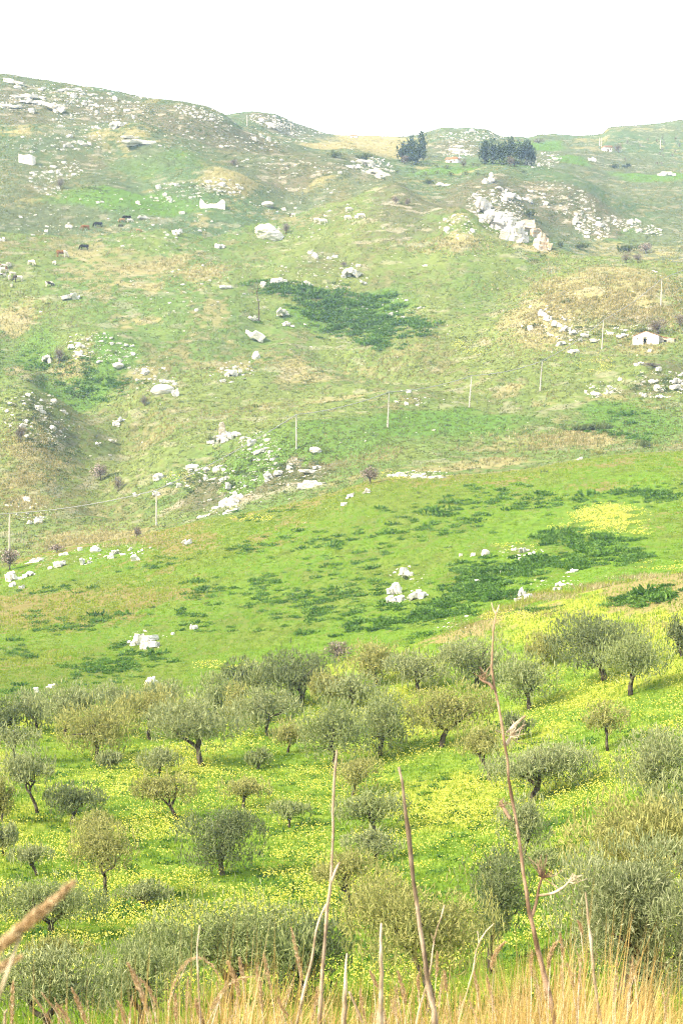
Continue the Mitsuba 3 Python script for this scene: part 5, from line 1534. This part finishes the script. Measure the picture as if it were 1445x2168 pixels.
HEADS = [([(312, 2142), (300, 2105), (270, 2040)], 15, 'seed head leaning left below the big near olive'), ([(330, 2125), (318, 2100), (296, 2072)], 10, 'slim seed head right of the leaning one'), ([(182, 2166), (168, 2130), (152, 2094)], 13, 'seed head at lower left, thick and straw-coloured'),
         ([(25, 2168), (26, 2125), (28, 2078)], 12, 'upright brown seed head at the far left'), ([(110, 2168), (92, 2140), (70, 2110)], 7, 'thin seed head leaning left at lower left'), ([(138, 2160), (112, 2132), (88, 2102)], 6, 'thin pale stalk head crossing the lower left'),
         ([(150, 2168), (138, 2150), (120, 2126)], 10, 'short brown seed head at lower left'), ([(265, 2168), (258, 2140), (248, 2120)], 10, 'short seed head left of the bent plume'), ([(508, 2110), (495, 2070), (482, 2036)], 14, 'broad seed head where the golden grass begins'),
         ([(520, 2080), (512, 2058), (506, 2028)], 11, 'seed head right of the broad one'), ([(556, 2140), (550, 2095), (543, 2045)], 13, 'upright orange seed head left of the cane'), ([(575, 2100), (566, 2060), (558, 2018)], 10, 'tall slender seed head left of the cane'),
         ([(640, 2075), (628, 2020), (616, 1965)], 11, 'tallest knotted seed head left of the cane'), ([(610, 2150), (594, 2130), (588, 2110)], 9, 'small seed head at the foot of the cane'), ([(798, 2090), (790, 2072), (782, 2056)], 10, 'small brown head left of the pale stump'),
         ([(858, 2125), (850, 2090), (842, 2058)], 13, 'orange seed head left of the brown cane'), ([(888, 2100), (884, 2080), (886, 2060)], 9, 'small head by the brown cane'), ([(923, 2070), (925, 2045), (925, 2016)], 9, 'slim orange head right of the brown cane'),
         ([(945, 2100), (942, 2075), (940, 2055)], 10, 'dark brown head right of the brown cane'), ([(1040, 2050), (1048, 2020), (1070, 1995)], 12, 'curved seed head left of the tall stalk'), ([(1160, 2050), (1168, 2010), (1182, 1992)], 12, 'golden head bending right beside the tall stalk'),
         ([(1192, 2030), (1188, 2000), (1185, 1975)], 9, 'dark head in the tallest golden grass'), ([(1213, 2090), (1206, 2060), (1200, 2040)], 9, 'dark brown spike in the golden grass at right'), ([(1125, 2070), (1124, 2040), (1126, 2015)], 8, 'thin dark spike beside the tall stalk'),
         ([(1232, 1978), (1228, 1962), (1222, 1950)], 9, 'pale tip beside the straw stem at right'), ([(1015, 2120), (1008, 2085), (1002, 2050)], 9, 'brown head between twig and tall stalk'), ([(660, 2160), (668, 2120), (672, 2090)], 9, 'short head right of the cane foot'), ([(772, 2160), (766, 2130), (762, 2095)], 10, 'straw head between the two pale stumps'),
         ([(1045, 2130), (1036, 2095), (1030, 2065)], 10, 'brown head in the grass under the curved one'), ([(430, 2168), (420, 2140), (414, 2116)], 14, 'fluffy pale head by the thin pale stick'), ([(372, 2160), (372, 2130), (371, 2105)], 11, 'fluffy head left of the thin pale stick'), ([(394, 2140), (396, 2105), (398, 2070)], 8, 'brown tuft under the arch of the bent plume')]
for i, (pts, w, lab) in enumerate(HEADS):
    plume(pts, 5.2 + (i * 37 % 10) * .22, w, lab, seed=i)
plume([(355, 2140), (368, 2085), (392, 2040), (418, 2027), (444, 2040), (468, 2085)], 5.4, 9, 'brown plume bent over into an arch', n=420, seed=60)
plume([(440, 2150), (462, 2110), (490, 2082), (520, 2070), (536, 2069)], 5.2, 8, 'pale plume arching right in the golden grass', n=300, seed=61)
# the blurred plume close to the lens
plume([(-60, 2080), (0, 2005), (70, 1945), (152, 1872)], 1.45, 27, 'large blurred brown plume entering at the left edge', n=700, seed=62)
plume([(-90, 2120), (-20, 2062), (38, 2030)], 1.5, 22, 'blurred tip of a second plume under the large one at the left edge', n=400, seed=63)
rng = rng_of(950)
for i in range(70):
    x = rng.uniform(-20, 1460); ty = np.interp(x, [0, 300, 500, 800, 1000, 1120, 1250, 1445], [2140, 2110, 2080, 2095, 2075, 2020, 2010, 2070]) + rng.uniform(-15, 60)
    lean = rng.normal() * 16 - 4
    plume([(x - lean, ty + 62), (x - lean * .4, ty + 30), (x, ty)], rng.uniform(4.6, 8.5), rng.uniform(5, 10), 'small dry seed head standing in the golden grass', 'small seed heads in the golden grass', n=90, seed=100 + i)


def stalk(pts, widths, d, bsdf, label, name='dry_stalk', cat='dry stalk', dr=(0, 0), sides=9):
    q = path(pts, d, dr)
    g = down(pts[0][0] + (pts[0][0] - pts[1][0]) * .6, pts[0][1], d)
    q = np.vstack([g, q])
    n = 40
    s = np.concatenate([[0], np.cumsum(np.linalg.norm(np.diff(q, axis=0), axis=1))]); t = np.linspace(0, s[-1], n)
    w = np.interp(t, s, np.concatenate([[widths[0]], widths])) * d / F / 2
    rng = rng_of(int(abs(pts[0][0]) * 7 + 3))
    w = w * (1 + .10 * rng.normal(size=n))
    w = w * .70
    for z in np.linspace(.2, .9, 5):     # swollen joints
        w = w * (1 + .34 * np.exp(-((t / s[-1] - z - .03 * rng.normal()) / .008) ** 2))
    c = PchipInterpolator(s, q)(t) + rng.normal(size=(n, 3)) * .0012
    key = number(name)
    put(f'{key}__stem', tube(c, w, sides), bsdf, smooth=True)
    tag(key, label, cat)
    return key


def twig(key, pts, widths, d, bsdf, name='branch', dr=(0, 0)):
    q = path(pts, d, dr)
    n = 14
    c = curve(q, n)
    k = number(f'{key}__{name}')
    put(k, tube(c, np.interp(np.linspace(0, 1, n), np.linspace(0, 1, len(widths)), widths) * d / F / 2, 6), bsdf, smooth=True)
    return c


def wisps(key, px, py, d, aim, n, lpx, bsdf, seed, name='umbel', spread=.5):
    """Dried umbel rays or shreds of leaf sheath."""
    rng = rng_of(seed)
    o = at(px, py, d); e = at(px + aim[0], py + aim[1], d) - o
    ms = []
    for i in range(n):
        v = unit(unit(e) + rng.normal(size=3) * spread) * lpx * d / F * rng.uniform(.5, 1.1)
        ms.append(tube(np.array([o, o + v * .55 + rng.normal(size=3) * .006, o + v + rng.normal(size=3) * .012]), [.0022, .0016, .0007], 5))
    put(number(f'{key}__{name}'), join(ms), bsdf, smooth=True)


k = stalk([(1172, 2168), (1150, 2060), (1124, 1950), (1108, 1850), (1095, 1760), (1078, 1660), (1070, 1580), (1058, 1510), (1045, 1450), (1039, 1390), (1043, 1330), (1049, 1296)], [15, 14, 12.5, 11.5, 10, 9, 9, 8, 7, 6, 5.5, 4.5], 5.4, 'stalk_brown', 'very tall brown giant fennel stalk with dried side branches, right of the middle', dr=(0, .02))
twig(k, [(1122, 1946), (1136, 1905), (1140, 1880), (1150, 1852)], [9, 7, 6, 4], 5.4, 'stalk_brown')
twig(k, [(1139, 1896), (1168, 1892), (1190, 1880), (1205, 1866)], [6, 6, 5, 3], 5.4, 'stalk_pale')
wisps(k, 1148, 1860, 5.4, (0, -30), 14, 46, 'stalk_brown', 1, spread=.55)
wisps(k, 1203, 1868, 5.4, (20, -15), 8, 30, 'stalk_pale', 2)
twig(k, [(1071, 1578), (1080, 1562), (1090, 1550)], [9, 7, 5], 5.4, 'stalk_pale')
twig(k, [(1072, 1552), (1092, 1532), (1112, 1516)], [5, 6, 5], 5.4, 'stalk_pale')
wisps(k, 1080, 1560, 5.4, (25, -25), 16, 46, 'stalk_pale', 3, spread=.6)
twig(k, [(1080, 1735), (1068, 1715), (1060, 1698)], [7, 9, 4], 5.4, 'stalk_brown', 'leaf_sheath')
wisps(k, 1064, 1712, 5.4, (-4, -26), 9, 34, 'stalk_brown', 4, 'leaf_sheath', .3)
twig(k, [(1043, 1460), (1034, 1447), (1022, 1442), (1014, 1436)], [6, 7, 6, 3], 5.4, 'stalk_brown', 'leaf_sheath')
wisps(k, 1022, 1441, 5.4, (6, -28), 10, 34, 'stalk_brown', 5, 'leaf_sheath', .45)
twig(k, [(1049, 1300), (1042, 1285), (1040, 1276)], [4, 3, 2], 5.4, 'stalk_pale')
twig(k, [(1049, 1300), (1054, 1288), (1056, 1280)], [4, 3, 2], 5.4, 'stalk_pale')

k = stalk([(677, 2168), (681, 2060), (688, 1980), (694, 1910), (700, 1860), (704, 1780), (706, 1700), (709, 1630), (713, 1587)], [13, 12, 11, 11, 9, 8, 8, 8, 7], 5.0, 'stalk_grey', 'straight grey-brown cane with a small fork and a pale side stem', 'dry_cane', 'dry cane')
twig(k, [(701, 1868), (708, 1848), (719, 1826)], [5, 6, 4], 5.0, 'stalk_pale')
twig(k, [(628, 2168), (645, 2090), (662, 2020), (668, 1975), (690, 1915)], [7, 7, 6, 5, 4], 5.0, 'stalk_pale', 'side_stem')
k = stalk([(921, 2168), (905, 2080), (893, 1990), (882, 1925), (874, 1850), (866, 1780), (856, 1700), (850, 1655), (844, 1624)], [19, 17, 15, 14, 13, 12, 11, 10, 7], 4.6, 'stalk_grey', 'thick brown cane leaning left with a broken dark tip', 'dry_cane', 'dry cane')
k = stalk([(804, 2168), (805, 2110), (806, 2050), (806, 2000), (808, 1956)], [22, 18, 12, 9, 6], 4.8, 'stalk_pale', 'short bleached white cane stump in the middle of the dry grass', 'dry_cane', 'dry cane')
k = stalk([(728, 2168), (729, 2110), (731, 2060), (733, 2018)], [18, 14, 9, 5], 4.8, 'stalk_pale', 'shorter bleached cane stump left of the other white one', 'dry_cane', 'dry cane')
twig(k, [(738, 2100), (752, 2130), (768, 2168)], [5, 6, 6], 4.8, 'stalk_pale', 'side_stem')
k = stalk([(1270, 2168), (1258, 2080), (1250, 2000), (1243, 1930), (1238, 1888)], [10, 9, 8, 7, 4], 5.2, 'stalk_pale', 'straight pale straw-coloured stem before the nearest olive at right')
k = stalk([(880, 2168), (895, 2110), (910, 2060), (918, 1990), (932, 1945), (941, 1917)], [6, 6, 5, 4, 4, 4], 5.0, 'stalk_pale', 'thin pale crooked twig just right of the brown cane', 'dry_twig', 'dry twig')
twig(k, [(918, 1990), (915, 1984), (912, 1976)], [3, 3, 2], 5.0, 'stalk_pale')
k = stalk([(970, 2168), (988, 2100), (1002, 2050), (1012, 2000), (1030, 1970), (1045, 1956)], [5, 5, 4, 4, 3, 2], 5.6, 'stalk_pale', 'thin pale twig forking at its tip, left of the tall stalk', 'dry_twig', 'dry twig')
twig(k, [(1013, 1998), (1012, 1985), (1010, 1972)], [3, 2, 2], 5.6, 'stalk_pale')
k = stalk([(424, 2168), (420, 2100), (418, 2030), (422, 1961)], [7, 5, 5, 4], 5.2, 'stalk_pale', 'thin pale upright stick left of the big near olive', 'dry_twig', 'dry twig')
k = stalk([(10, 2168), (9, 2150), (10, 2142)], [8, 7, 6], 4.6, 'stalk_pale', 'pale forked stick tip in the bottom left corner', 'dry_twig', 'dry twig')
twig(k, [(9, 2150), (12, 2142), (15, 2138)], [4, 4, 3], 4.6, 'stalk_pale')
# ---------------------------------------------------------------- air
zmin = float(ZZ.min()) - 1.0
HT = float(ZZ.max()) + 40.0
scene['haze'] = {'type': 'cube', 'to_world': T().translate([0, 0, (HT + zmin) / 2]).scale([9500, 9500, (HT - zmin) / 2]),
                 'bsdf': {'type': 'null'}, 'interior': {'type': 'ref', 'id': 'haze_air'}}
tag('haze', 'thin pale haze over the whole valley', None, None, 'stuff')
